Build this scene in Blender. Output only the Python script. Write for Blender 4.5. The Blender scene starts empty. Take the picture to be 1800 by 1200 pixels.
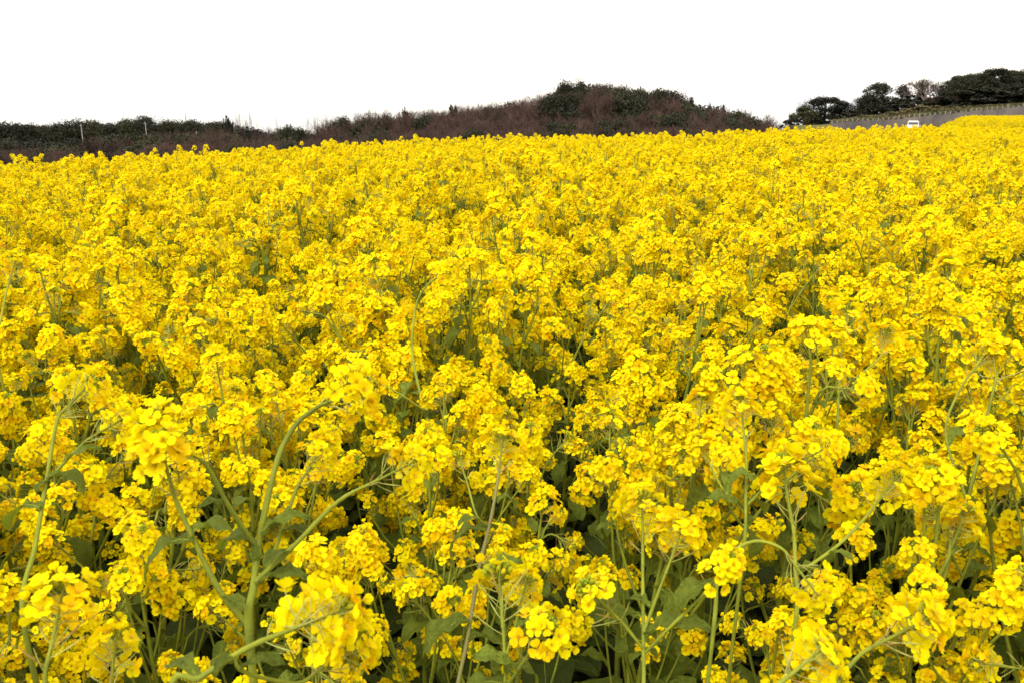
import bpy, math, random
import numpy as np
from mathutils import Vector, Matrix, Euler

PI = math.pi
R = math.radians
scene = bpy.context.scene
C = scene.collection

# ------------------------------------------------------------------ camera, sky, sun, exposure
CAM = Vector((0.0, 0.0, 1.65))
PITCH = R(15.1)
FPX = 1500.0                       # focal length in pixels of the 1800 px wide photograph
cam_d = bpy.data.cameras.new('camera')
cam = bpy.data.objects.new('camera', cam_d)
C.objects.link(cam)
cam.location = CAM
cam.rotation_euler = (PI/2 - PITCH, 0, 0)
cam_d.sensor_width = 36.0
cam_d.lens = 36.0*FPX/1800.0
cam_d.clip_start = 0.02
cam_d.clip_end = 90000.0
cam_d.dof.use_dof = True
cam_d.dof.focus_distance = 2.6
cam_d.dof.aperture_fstop = 13.0
scene.camera = cam

scene.view_settings.view_transform = 'Standard'
scene.view_settings.look = 'None'
scene.view_settings.gamma = 1.0
scene.view_settings.exposure = 0.74
SUN_EL, SUN_AZ = R(52), R(215)      # azimuth clockwise from +Y: behind the camera, to the left

world = bpy.data.worlds.new('World')
scene.world = world
world.use_nodes = True
wt = world.node_tree
wt.nodes.clear()
def wn(t, **k):
    n = wt.nodes.new(t)
    for a, b in k.items():
        setattr(n, a, b)
    return n
sky = wn('ShaderNodeTexSky', sky_type='NISHITA', sun_disc=False, sun_elevation=SUN_EL, sun_rotation=SUN_AZ,
         dust_density=6.0, air_density=1.0, altitude=100.0)
hsv = wn('ShaderNodeHueSaturation')
hsv.inputs['Saturation'].default_value = 0.25
tc = wn('ShaderNodeTexCoord')
mp = wn('ShaderNodeMapping')
mp.inputs['Scale'].default_value = (1.6, 1.6, 26.0)
noi = wn('ShaderNodeTexNoise')
noi.inputs['Scale'].default_value = 2.2
noi.inputs['Detail'].default_value = 5.0
sep = wn('ShaderNodeSeparateXYZ')
# a thin grey cloud bank low over the horizon, thickest ahead and to the right
elev = wn('ShaderNodeMapRange'); elev.inputs[1].default_value = 0.034; elev.inputs[2].default_value = 0.0
azm = wn('ShaderNodeMapRange'); azm.inputs[1].default_value = 0.13; azm.inputs[2].default_value = 0.27
cl = wn('ShaderNodeMapRange'); cl.inputs[1].default_value = 0.25; cl.inputs[2].default_value = 0.6
m1 = wn('ShaderNodeMath', operation='MULTIPLY')
m2 = wn('ShaderNodeMath', operation='MULTIPLY')
over = wn('ShaderNodeMix', data_type='RGBA')
over.inputs[0].default_value = 0.8
over.inputs[7].default_value = (11.3, 10.5, 9.3, 1)
band = wn('ShaderNodeMix', data_type='RGBA')
band.inputs[7].default_value = (5.6, 5.65, 6.0, 1)
bg = wn('ShaderNodeBackground')
bg.inputs['Strength'].default_value = 0.1
out = wn('ShaderNodeOutputWorld')
L = wt.links.new
L(sky.outputs[0], hsv.inputs['Color']); L(hsv.outputs[0], over.inputs[6])
L(tc.outputs['Generated'], mp.inputs[0]); L(mp.outputs[0], noi.inputs['Vector'])
L(tc.outputs['Generated'], sep.inputs[0])
L(sep.outputs['Z'], elev.inputs[0]); L(sep.outputs['X'], azm.inputs[0])
L(noi.outputs[0], cl.inputs[0])
L(elev.outputs[0], m1.inputs[0]); L(azm.outputs[0], m1.inputs[1])
L(m1.outputs[0], m2.inputs[0]); L(cl.outputs[0], m2.inputs[1])
L(m2.outputs[0], band.inputs[0]); L(over.outputs[2], band.inputs[6])
L(band.outputs[2], bg.inputs['Color']); L(bg.outputs[0], out.inputs['Surface'])

sun_d = bpy.data.lights.new('sun', 'SUN')
sun = bpy.data.objects.new('sun', sun_d)
C.objects.link(sun)
sun_d.energy = 1.3
sun_d.angle = R(25)
sun_d.color = (1.0, 0.96, 0.88)
sdir = Vector((math.sin(SUN_AZ)*math.cos(SUN_EL), math.cos(SUN_AZ)*math.cos(SUN_EL), math.sin(SUN_EL)))
sun.rotation_euler = sdir.to_track_quat('Z', 'Y').to_euler()
sun.location = sdir*50

scene.render.engine = 'CYCLES'
scene.cycles.max_bounces = 8
scene.cycles.diffuse_bounces = 4
scene.cycles.glossy_bounces = 2
scene.cycles.transmission_bounces = 4
scene.cycles.transparent_max_bounces = 4
scene.cycles.use_denoising = True
scene.cycles.denoiser = 'OPENIMAGEDENOISE'

# ------------------------------------------------------------------ pixel -> world helpers (real distances)
Fv = Vector((0, math.cos(PITCH), -math.sin(PITCH)))
Uv = Vector((0, math.sin(PITCH), math.cos(PITCH)))
Rv = Vector((1, 0, 0))
def ray(px, py):
    return Fv + Rv*((px-900)/FPX) + Uv*((600-py)/FPX)
def at(px, py, depth):
    return CAM + ray(px, py)*depth
def at_h(px, py, D):               # the point seen at (px,py) at ground distance D from the camera
    d = ray(px, py)
    return CAM + d*(D/math.hypot(d.x, d.y))

# ------------------------------------------------------------------ materials
def mat(name, *a_, nvec=None, **k_):
    m_ = mat_(name, *a_, **k_)
    if nvec:
        nt = m_.node_tree; n = [q for q in nt.nodes if q.type == 'TEX_NOISE'][0]; l = n.inputs['Vector'].links[0]; src = l.from_socket
        mp_ = nt.nodes.new('ShaderNodeMapping'); mp_.inputs['Scale'].default_value = nvec
        nt.links.new(src, mp_.inputs[0]); nt.links.new(mp_.outputs[0], n.inputs['Vector'])
    return m_
def mat_(name, base, rough=0.6, trans=0.0, tcol=None, vary=0.0, noise=0.0, nscale=30.0, dark=None, spec=0.3, attr=None, attr_col=None, bump=0.0, bscale=200.0):
    m = bpy.data.materials.new(name)
    m.use_nodes = True
    nt = m.node_tree
    nt.nodes.clear()
    o = nt.nodes.new('ShaderNodeOutputMaterial')
    p = nt.nodes.new('ShaderNodeBsdfPrincipled')
    p.inputs['Roughness'].default_value = rough
    p.inputs['Specular IOR Level'].default_value = spec
    lk = nt.links.new
    col = nt.nodes.new('ShaderNodeRGB')
    col.outputs[0].default_value = (*base, 1)
    c = col.outputs[0]
    if attr:
        a = nt.nodes.new('ShaderNodeAttribute'); a.attribute_name = attr
        mx = nt.nodes.new('ShaderNodeMix'); mx.data_type = 'RGBA'
        lk(a.outputs['Fac'], mx.inputs[0]); lk(c, mx.inputs[6])
        mx.inputs[7].default_value = (*attr_col, 1)
        c = mx.outputs[2]
    if noise:
        t = nt.nodes.new('ShaderNodeTexCoord')
        n = nt.nodes.new('ShaderNodeTexNoise'); n.inputs['Scale'].default_value = nscale; n.inputs['Detail'].default_value = 4
        lk(t.outputs['Object'], n.inputs['Vector'])
        rp = nt.nodes.new('ShaderNodeMapRange'); rp.inputs[1].default_value = 0.35; rp.inputs[2].default_value = 0.7
        rp.inputs[4].default_value = noise
        lk(n.outputs[0], rp.inputs[0])
        mx = nt.nodes.new('ShaderNodeMix'); mx.data_type = 'RGBA'
        lk(rp.outputs[0], mx.inputs[0]); lk(c, mx.inputs[6])
        mx.inputs[7].default_value = (*(dark or [v*0.5 for v in base]), 1)
        c = mx.outputs[2]
    if vary:
        oi = nt.nodes.new('ShaderNodeObjectInfo')
        mr = nt.nodes.new('ShaderNodeMapRange'); mr.inputs[3].default_value = 1-vary; mr.inputs[4].default_value = 1+vary*0.5
        lk(oi.outputs['Random'], mr.inputs[0])
        vm = nt.nodes.new('ShaderNodeVectorMath'); vm.operation = 'SCALE'
        lk(c, vm.inputs[0]); lk(mr.outputs[0], vm.inputs['Scale'])
        c = vm.outputs[0]
    lk(c, p.inputs['Base Color'])
    if bump:
        t = nt.nodes.new('ShaderNodeTexCoord')
        n = nt.nodes.new('ShaderNodeTexNoise'); n.inputs['Scale'].default_value = bscale; n.inputs['Detail'].default_value = 3
        lk(t.outputs['Object'], n.inputs['Vector'])
        b = nt.nodes.new('ShaderNodeBump'); b.inputs['Strength'].default_value = bump; b.inputs['Distance'].default_value = 1.0/bscale
        lk(n.outputs[0], b.inputs['Height']); lk(b.outputs[0], p.inputs['Normal'])
    if trans:
        tr = nt.nodes.new('ShaderNodeBsdfTranslucent')
        if tcol:
            tr.inputs['Color'].default_value = (*tcol, 1)
        else:
            lk(c, tr.inputs['Color'])
        ms = nt.nodes.new('ShaderNodeMixShader'); ms.inputs[0].default_value = trans
        lk(p.outputs[0], ms.inputs[1]); lk(tr.outputs[0], ms.inputs[2]); lk(ms.outputs[0], o.inputs['Surface'])
    else:
        lk(p.outputs[0], o.inputs['Surface'])
    return m

M = {}
M['petal'] = mat('petal', (0.95, 0.86, 0.003), 0.65, trans=0.36, attr='tint', attr_col=(0.93, 0.60, 0.003), vary=0.08, spec=0.06)
M['stamen'] = mat('stamen', (0.72, 0.50, 0.03), 0.6)
M['bud'] = mat('bud', (0.30, 0.37, 0.02), 0.6, spec=0.1, trans=0.1, attr='tint', attr_col=(0.75, 0.58, 0.01))
M['stem'] = mat('stem', (0.30, 0.335, 0.030), 0.6, spec=0.12, noise=0.8, nscale=26, dark=(0.15, 0.19, 0.03), vary=0.2, bump=0.5, bscale=350)
M['stem_purple'] = mat('stem_purple', (0.20, 0.20, 0.05), 0.5, noise=0.6, nscale=14, dark=(0.15, 0.10, 0.045))
M['pod'] = mat('pod', (0.40, 0.44, 0.09), 0.5, attr='tint', attr_col=(0.40, 0.26, 0.08))
M['leaf'] = mat('leaf', (0.195, 0.250, 0.028), 0.55, spec=0.14, trans=0.28, tcol=(0.30, 0.36, 0.02), noise=0.8, nscale=45, dark=(0.090, 0.125, 0.015),
                vary=0.3, bump=1.0, bscale=130)
M['shadeleaf'] = mat('shaded_low_leaf', (0.052, 0.070, 0.010), 0.6, spec=0.12, trans=0.12, noise=0.8, nscale=40, dark=(0.03, 0.045, 0.01), vary=0.3, bump=0.6, bscale=120)  # leaf green made darker, so the shadow under the plants is in the colour
M['needle'] = mat('evergreen_foliage', (0.034, 0.037, 0.017), 0.7, trans=0.12, attr='tint', attr_col=(0.016, 0.018, 0.010), vary=0.5)
M['olive'] = mat('olive_foliage', (0.058, 0.058, 0.021), 0.7, trans=0.12, attr='tint', attr_col=(0.028, 0.030, 0.012), vary=0.5)
M['tawny'] = mat('tawny_foliage', (0.17, 0.135, 0.06), 0.7, trans=0.1, attr='tint', attr_col=(0.10, 0.10, 0.04), vary=0.3)
M['bark'] = mat('bark', (0.095, 0.068, 0.060), 0.85, noise=0.5, nscale=2, vary=0.25)
M['twig'] = mat('twig', (0.092, 0.054, 0.043), 0.85, vary=0.35)
M['greybark'] = mat('grey_bark', (0.165, 0.110, 0.092), 0.85, noise=0.5, nscale=2, vary=0.25)
M['palebark'] = mat('pale_bark', (0.24, 0.20, 0.17), 0.85, noise=0.5, nscale=2)
M['darkbark'] = mat('dark_bark', (0.06, 0.05, 0.045), 0.85)

# ------------------------------------------------------------------ geometry accumulator
class Geo:
    def __init__(s):
        s.v = []; s.n = 0; s.q = []; s.mi = []; s.t = []; s.mats = []
    def mid(s, m):
        if m not in s.mats: s.mats.append(m)
        return s.mats.index(m)
    def add(s, V, F, m, tint=0.0):
        V = np.asarray(V, float).reshape(-1, 3)
        F = np.asarray(F, int)
        if F.shape[1] == 3: F = np.hstack([F, -np.ones((len(F), 1), int)])
        G = F.copy(); G[F >= 0] += s.n
        s.v.append(V); s.n += len(V); s.q.append(G)
        s.mi.append(np.full(len(F), s.mid(m)))
        s.t.append(np.broadcast_to(np.asarray(tint, float), (len(F),)).copy())
    def join(s, o, mx=None):
        if not o.n: return
        V = np.vstack(o.v)
        if mx is not None:
            A = np.array(mx); V = V @ A[:3, :3].T + A[:3, 3]
        F = np.vstack(o.q); mi = np.concatenate(o.mi); t = np.concatenate(o.t)
        G = F.copy(); G[F >= 0] += s.n
        s.v.append(V); s.n += len(V); s.q.append(G); s.t.append(t)
        mp_ = np.array([s.mid(m) for m in o.mats])
        s.mi.append(mp_[mi])
    def mesh(s, name, smooth=True):
        me = bpy.data.meshes.new(name)
        V = np.vstack(s.v); F = np.vstack(s.q); mi = np.concatenate(s.mi); t = np.concatenate(s.t)
        nv = (F >= 0).sum(1)
        loops = F[F >= 0]
        st = np.concatenate([[0], np.cumsum(nv)[:-1]])
        me.vertices.add(len(V)); me.vertices.foreach_set('co', V.astype(np.float32).ravel())
        me.loops.add(len(loops)); me.loops.foreach_set('vertex_index', loops.astype(np.int32))
        me.polygons.add(len(F)); me.polygons.foreach_set('loop_start', st.astype(np.int32))
        me.polygons.foreach_set('material_index', mi.astype(np.int32))
        me.polygons.foreach_set('use_smooth', np.full(len(F), smooth))
        a = me.attributes.new('tint', 'FLOAT', 'FACE'); a.data.foreach_set('value', t.astype(np.float32))
        for m in s.mats: me.materials.append(M[m] if isinstance(m, str) else m)
        me.update(calc_edges=True); me.validate()
        return me

def link(name, me, parent=None, mx=None):
    o = bpy.data.objects.new(name, me)
    C.objects.link(o)
    if parent is not None: o.parent = parent
    if mx is not None: o.matrix_local = mx
    return o
def empty(name, loc=(0, 0, 0), rz=0.0):
    o = bpy.data.objects.new(name, None)
    C.objects.link(o); o.location = loc; o.rotation_euler = (0, 0, rz)
    o.empty_display_size = 0.1
    return o
def tag(o, label=None, cat=None, group=None, kind=None):
    if label: o['label'] = label
    if cat: o['category'] = cat
    if group: o['group'] = group
    if kind: o['kind'] = kind
    return o

def frame_from(z, roll=0.0):
    z = np.asarray(z, float); z = z/np.linalg.norm(z)
    a = np.array([0, 0, 1.0]) if abs(z[2]) < 0.95 else np.array([1.0, 0, 0])
    x = np.cross(a, z); x /= np.linalg.norm(x); y = np.cross(z, x)
    c, s = math.cos(roll), math.sin(roll)
    return np.stack([c*x+s*y, -s*x+c*y, z], 1)      # columns
def tube(geo, pts, radii, m, n=5, tint=0.0, rib=0.0):
    pts = np.asarray(pts, float); k = len(pts)
    T = np.gradient(pts, axis=0); T /= np.linalg.norm(T, axis=1)[:, None]+1e-12
    fr = frame_from(T[0]); x = fr[:, 0]
    V = []
    for i in range(k):
        x = x - T[i]*np.dot(x, T[i]); x /= np.linalg.norm(x)+1e-12
        y = np.cross(T[i], x)
        for j in range(n):
            a = 2*PI*j/n
            V.append(pts[i]+radii[i]*(1+rib*(-1)**j)*(math.cos(a)*x+math.sin(a)*y))
    F = [(i*n+j, i*n+(j+1) % n, (i+1)*n+(j+1) % n, (i+1)*n+j) for i in range(k-1) for j in range(n)]
    geo.add(V, F, m, tint)
def bez(p0, p1, p2, k):
    t = np.linspace(0, 1, k)[:, None]
    return (1-t)**2*np.asarray(p0)+2*t*(1-t)*np.asarray(p1)+t*t*np.asarray(p2)
def smooth_path(pts, k):
    """Catmull-Rom through pts, k samples per span"""
    P = [np.array(p, float) for p in pts]
    P = [2*P[0]-P[1]]+P+[2*P[-1]-P[-2]]
    o = []
    for i in range(1, len(P)-2):
        for j in range(k):
            t = j/k
            a, b, c, d = P[i-1], P[i], P[i+1], P[i+2]
            o.append(0.5*((2*b)+(-a+c)*t+(2*a-5*b+4*c-d)*t*t+(-a+3*b-3*c+d)*t**3))
    o.append(P[-2])
    return np.array(o)

# ------------------------------------------------------------------ rapeseed: flowers, heads, leaves
def petal(rng, length, width, openness):
    """grid of one petal: claw rises, blade folds outwards; local +x is outwards, +z up"""
    nu, nv = 6, 4
    us = np.array([0, 0.25, 0.45, 0.68, 0.88, 1.0]); vs = np.linspace(-1, 1, nv)
    wprof = np.array([0.12, 0.22, 0.72, 1.0, 0.80, 0.34])
    bend = R(rng.uniform(60, 100))*openness
    curl = rng.uniform(-0.5, 0.9)
    x = z = 0.0; ang = PI/2*0.95; V = []
    cup = rng.uniform(-0.25, 0.35)
    px = pz = 0.0
    twist = rng.uniform(-0.25, 0.25)
    for i, u in enumerate(us):
        if i:
            du = (us[i]-us[i-1])*length
            a = PI/2 - bend*min(1, (u/0.5)**1.2) - curl*max(0, u-0.55)
            px += du*math.cos(a); pz += du*math.sin(a)
        w = width*0.5*wprof[i]
        for v in vs:
            edge = abs(v)
            zz = pz + cup*w*v*v + rng.uniform(-0.05, 0.05)*width*u + twist*v*w*u
            notch = -0.08*length*(1-edge) if i == nu-1 else 0
            V.append((px+notch, v*w, zz))
    F = [(i*nv+j, (i+1)*nv+j, (i+1)*nv+j+1, i*nv+j+1) for i in range(nu-1) for j in range(nv-1)]
    return np.array(V), np.array(F)
def flower(rng, size=1.0, openness=1.0):
    g = Geo()
    tint = rng.uniform(0, 1)**2.5*0.8 if rng.random() > 0.1 else 1.0
    rot0 = rng.uniform(0, 2*PI)
    for k in range(4):
        V, F = petal(rng, 0.0150*size, 0.0138*size, openness*rng.uniform(0.85, 1.1))
        a = rot0+k*PI/2+rng.uniform(-0.14, 0.14)
        c, s = math.cos(a), math.sin(a)
        Vr = np.stack([V[:, 0]*c-V[:, 1]*s, V[:, 0]*s+V[:, 1]*c, V[:, 2]], 1)
        Vr[:, 2] += 0.0004*(k % 2)
        g.add(Vr, F, 'petal', np.clip(tint+np.linspace(0.22, -0.06, len(F)), 0, 1))
    for k in range(6):
        a = rot0+k*PI/3
        d = np.array([math.cos(a)*0.0022, math.sin(a)*0.0022, 0.0075])*size
        b = np.array([math.cos(a)*0.0006, math.sin(a)*0.0006, 0.0])*size
        t = np.array([-math.sin(a), math.cos(a), 0])*0.0005*size
        g.add([b-t*0.5, b+t*0.5, d+t*1.2, d-t*1.2], [(0, 1, 2, 3)], 'stamen')
    for k in range(4):                                # sepals
        a = rot0+PI/4+k*PI/2
        r = np.array([math.cos(a), math.sin(a), 0]); t = np.array([-math.sin(a), math.cos(a), 0])
        g.add([t*0.0006, -t*0.0006, r*0.0026*size-t*0.0011+np.array([0, 0, 0.0045])*size, r*0.0026*size+t*0.0011+np.array([0, 0, 0.0045])*size],
              [(0, 1, 2, 3)], 'bud', 0.6)
    return g
def ellipsoid(geo, c, axis, r, l, m, tint, n=6):
    fr = frame_from(axis)
    prof = [(0.0, -1.0), (0.75, -0.6), (1.0, -0.05), (0.7, 0.6), (0.0, 1.0)]
    V = [np.array(c)+fr[:, 2]*(-l)]
    for pr, pz in prof[1:-1]:
        for j in range(n):
            a = 2*PI*j/n
            V.append(np.array(c)+fr@np.array([pr*r*math.cos(a), pr*r*math.sin(a), pz*l]))
    V.append(np.array(c)+fr[:, 2]*l)
    F = []
    for j in range(n):
        F.append((0, 1+(j+1) % n, 1+j, -1))
        for k in range(2):
            F.append((1+k*n+j, 1+k*n+(j+1) % n, 1+(k+1)*n+(j+1) % n, 1+(k+1)*n+j))
        F.append((1+2*n+j, 1+2*n+(j+1) % n, len(V)-1, -1))
    geo.add(V, np.array(F), m, tint)

frng = random.Random(11)
FLOWERS = [flower(frng, frng.uniform(0.85, 1.1), frng.uniform(0.75, 1.05)) for _ in range(12)]
HALF = [flower(frng, 0.72, frng.uniform(0.25, 0.5)) for _ in range(4)]
GOLD = 2.39996
def make_head(seed, kind):
    """kinds: umbrella, dome, column, young.  returns (blooms, buds) standing on the origin, axis +z"""
    rng = random.Random(seed)
    g, b = Geo(), Geo()
    H = {'umbrella': rng.uniform(0.022, 0.034), 'dome': rng.uniform(0.035, 0.05), 'column': rng.uniform(0.075, 0.12), 'young': 0.02}[kind]
    n = {'umbrella': rng.randint(21, 28), 'dome': rng.randint(28, 36), 'column': rng.randint(42, 58), 'young': rng.randint(7, 12)}[kind]
    base = 0.03
    top = base+H
    lean = np.array([rng.uniform(-0.1, 0.1), rng.uniform(-0.1, 0.1), 0])
    axis = lambda t: np.array([0, 0, base+H*t])+lean*(base+H*t)**2*6
    tube(g, [axis(-base/H), axis(-base/H*0.5), axis(0), axis(0.5), axis(1)], [0.0023, 0.0021, 0.0019, 0.0016, 0.0012], 'stem', 5)
    side = rng.uniform(0, 2*PI); gap = rng.random() < 0.5
    for i in range(n):
        t = (i+0.5)/n
        az = i*GOLD+rng.uniform(-0.35, 0.35)
        if gap and abs(((az-side+PI) % (2*PI))-PI) < 0.35 and t < 0.6: continue
        Lp = {'umbrella': 0.030-0.007*t, 'dome': 0.029-0.009*t, 'column': 0.024-0.006*t, 'young': 0.022}[kind]*rng.uniform(0.8, 1.15)
        el = {'umbrella': R(8+42*t), 'dome': R(-2+58*t), 'column': R(-6+40*t**2), 'young': R(20+30*t)}[kind]+R(rng.uniform(-12, 12))
        p0 = axis(t**0.9)
        d = np.array([math.cos(az)*math.cos(el), math.sin(az)*math.cos(el), math.sin(el)])
        p2 = p0+d*Lp
        p1 = p0+d*Lp*0.55+np.array([0, 0, -0.002])
        tube(g, bez(p0, p1, p2, 4), [0.0006]*4, 'pod', 3, 0.0)
        nrm = d*0.8+np.array([rng.uniform(-0.35, 0.35), rng.uniform(-0.35, 0.35), 0.35+rng.uniform(-0.2, 0.4)])
        fl = HALF[rng.randrange(4)] if (t > 0.88 or rng.random() < 0.05) else FLOWERS[rng.randrange(12)]
        mx = np.eye(4); mx[:3, :3] = frame_from(nrm, rng.uniform(0, 2*PI))*rng.uniform(0.88, 1.1); mx[:3, 3] = p2
        g.join(fl, mx)
    # green pods and bare stalks left below the open flowers
    for i in range(rng.randint(5, 13)):
        z = base-0.0-rng.uniform(0, 0.05)
        if z < -0.02: z = -0.02
        az = i*GOLD+rng.uniform(-0.4, 0.4); el = R(rng.uniform(15, 55))
        p0 = np.array([0, 0, z]); l = rng.uniform(0.02, 0.042)
        d = np.array([math.cos(az)*math.cos(el), math.sin(az)*math.cos(el), math.sin(el)])
        p2 = p0+d*l+np.array([0, 0, l*0.2])
        tube(g, bez(p0, p0+d*l*0.5, p2, 4), [0.0006, 0.0006, 0.0010, 0.0004], 'pod', 3, rng.choice([0, 0, 0.3, 1.0]))
    # buds packed at the tip
    nb = {'umbrella': 26, 'dome': 22, 'column': 16, 'young': 34}[kind]
    br = {'umbrella': 0.0115, 'dome': 0.0098, 'column': 0.007, 'young': 0.0135}[kind]
    c = axis(1)
    for i in range(nb):
        f = (i+0.5)/nb
        th = math.acos(1-f*0.95); az = i*GOLD
        d = np.array([math.sin(th)*math.cos(az), math.sin(th)*math.sin(az), math.cos(th)])
        pos = c+d*br*rng.uniform(0.9, 1.15)+np.array([0, 0, 0.003])
        s = 0.0018+0.0010*f
        ellipsoid(b, pos, d+np.array([0, 0, 0.5]), s, s*1.7, 'bud', max(0, f-0.45)*rng.uniform(0.3, 1.5))
        if i % 2 == 0: tube(b, [c, pos], [0.0007, 0.0006], 'bud', 3, 0.0)
    return g, b

KINDS = ['umbrella', 'umbrella', 'dome', 'umbrella', 'young', 'column', 'umbrella', 'dome', 'umbrella', 'umbrella', 'young', 'dome',
         'umbrella', 'column', 'dome', 'umbrella', 'young', 'umbrella']
HEADS = [(make_head(100+i, k), k) for i, k in enumerate(KINDS)]
HEAD_ME = [(g.mesh('flower_head'), b.mesh('bud_cluster')) for (g, b), k in HEADS]
def head_ids(*kinds): return [i for i, (h, k) in enumerate(HEADS) if k in kinds]

def make_leaf(seed, length, width, droop):
    """clasping, crinkled leaf: starts at the origin, runs along +x, face up"""
    rng = random.Random(seed); g = Geo()
    nu, nv = 11, 7
    prof = [0.30, 0.42, 0.40, 0.50, 0.72, 0.92, 1.0, 0.95, 0.78, 0.48, 0.06]
    a0 = R(rng.uniform(20, 55)); x = z = 0.0; V = []
    ph = [rng.uniform(0, 6) for _ in range(4)]
    for i in range(nu):
        u = i/(nu-1)
        a = a0-droop*u
        if i: x += length/(nu-1)*math.cos(a); z += length/(nu-1)*math.sin(a)
        for j in range(nv):
            v = -1+2*j/(nv-1)
            w = width*0.5*prof[i]*(1+0.10*math.sin(9*u*3+ph[0])*abs(v))
            ruf = (0.09*math.sin(15*u+ph[1]+(2 if v > 0 else 0))*abs(v)**1.5+0.035*math.sin(31*u+ph[2]+5*v))*width
            V.append((x, v*w, z+0.22*w*abs(v)+ruf+0.045*width*rng.uniform(-1, 1)))
    F = [(i*nv+j, (i+1)*nv+j, (i+1)*nv+j+1, i*nv+j+1) for i in range(nu-1) for j in range(nv-1)]
    g.add(V, F, 'leaf')
    mid = [(V[i*nv+nv//2][0], 0, V[i*nv+nv//2][2]-0.0008) for i in range(nu)]
    tube(g, mid, [0.0016*(length/0.1)**0.5*(1-0.8*i/(nu-1)) for i in range(nu)], 'stem', 4)
    return g
LEAVES = [make_leaf(300+i, l, w, dr) for i, (l, w, dr) in enumerate([
    (0.055, 0.026, 1.6), (0.07, 0.030, 1.9), (0.085, 0.040, 1.4), (0.11, 0.055, 1.8), (0.14, 0.080, 1.7), (0.18, 0.11, 1.6), (0.21, 0.13, 1.9), (0.065, 0.035, 2.4)])]
LEAF_ME = [g.mesh('leaf') for g in LEAVES]

def mx_axis(pos, axis, roll, scale=1.0):
    m = Matrix.Identity(4)
    fr = frame_from(axis, roll)*scale
    for i in range(3):
        for j in range(3): m[i][j] = fr[i][j]
        m[i][3] = pos[i]
    return m
def mx_leaf(pos, az, tilt, scale):
    return Matrix.Translation(Vector(pos)) @ Matrix.Rotation(az, 4, 'Z') @ Matrix.Rotation(-tilt, 4, 'Y') @ Matrix.Scale(scale, 4)

class Plan:
    """one plant: a stem Geo and lists of (head index, matrix) and (leaf index, matrix)"""
    def __init__(s): s.stem = Geo(); s.heads = []; s.leaves = []
    def joined(s):
        g = Geo(); g.join(s.stem)
        for h, m in s.heads:
            g.join(HEADS[h][0][0], m); g.join(HEADS[h][0][1], m)
        for l, m in s.leaves: g.join(LEAVES[l], m)
        return g
    def build(s, parts_buds=True):
        root = empty('rapeseed_plant')
        link('stem', s.stem.mesh('stem'), root)
        for h, m in s.heads:
            o = link('flower_head', HEAD_ME[h][0], root, m)
            link('bud_cluster', HEAD_ME[h][1], o)
        for l, m in s.leaves: link('leaf', LEAF_ME[l], root, m)
        return root
def copy_tree(o, parent=None):
    c = o.copy(); C.objects.link(c); c.parent = parent
    for ch in o.children: copy_tree(ch, c)
    return c

def end_dir(path): d = path[-1]-path[-2]; return d/np.linalg.norm(d)
def leaf_at(pl, rng, p, rel, az):
    if rel < 0.35: l = rng.choice([5, 6, 6, 5]); sc = rng.uniform(0.8, 1.2)
    elif rel < 0.6: l = rng.choice([3, 4, 4, 5]); sc = rng.uniform(0.7, 1.1)
    elif rel < 0.8: l = rng.choice([2, 3, 7, 3]); sc = rng.uniform(0.8, 1.1)
    else: l = rng.choice([0, 1, 7, 2]); sc = rng.uniform(0.6, 1.0)
    pl.leaves.append((l, mx_leaf(p, az, R(rng.uniform(-20, 25)), sc)))
def add_branch(pl, rng, p0, az, length, rise, r0, kindset, rel=0.8, sub=True):
    out = np.array([math.cos(az), math.sin(az), 0])
    h = length*rng.uniform(0.28, 0.42)
    p1 = p0+out*h*0.75+np.array([0, 0, rise*0.45])
    p2 = p0+out*h+np.array([0, 0, rise])
    path = bez(p0, p1, p2, 8)
    if rng.random() < 0.4:                             # nodding tip
        t = rng.uniform(0.02, 0.05); a2 = az+rng.uniform(-1.2, 1.2)
        path[-1] += np.array([math.cos(a2)*t, math.sin(a2)*t, -t*0.35]); path[-2] += np.array([math.cos(a2)*t*0.35, math.sin(a2)*t*0.35, 0])
    k = len(path)
    tube(pl.stem, path, np.linspace(r0, 0.0021, k), 'stem', 6)
    hid = rng.choice(kindset)
    pl.heads.append((hid, mx_axis(path[-1]-end_dir(path)*0.004, end_dir(path)+np.array([rng.uniform(-0.3, 0.3), rng.uniform(-0.3, 0.3), 0]), rng.uniform(0, 6.28), rng.uniform(0.70, 1.02))))
    if sub:
        for q in range(rng.randint(1, 2)):
            i = rng.randint(3, 5)
            add_branch(pl, rng, path[i], az+rng.choice([-1, 1])*rng.uniform(0.7, 1.7), length*0.45, (path[-1][2]-path[i][2])*rng.uniform(0.55, 1.0), r0*0.6, kindset, 0.9, False)
            leaf_at(pl, rng, path[i], 0.9, az+rng.uniform(-0.6, 0.6))
    return path
ALLH = list(range(len(HEADS)))
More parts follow.
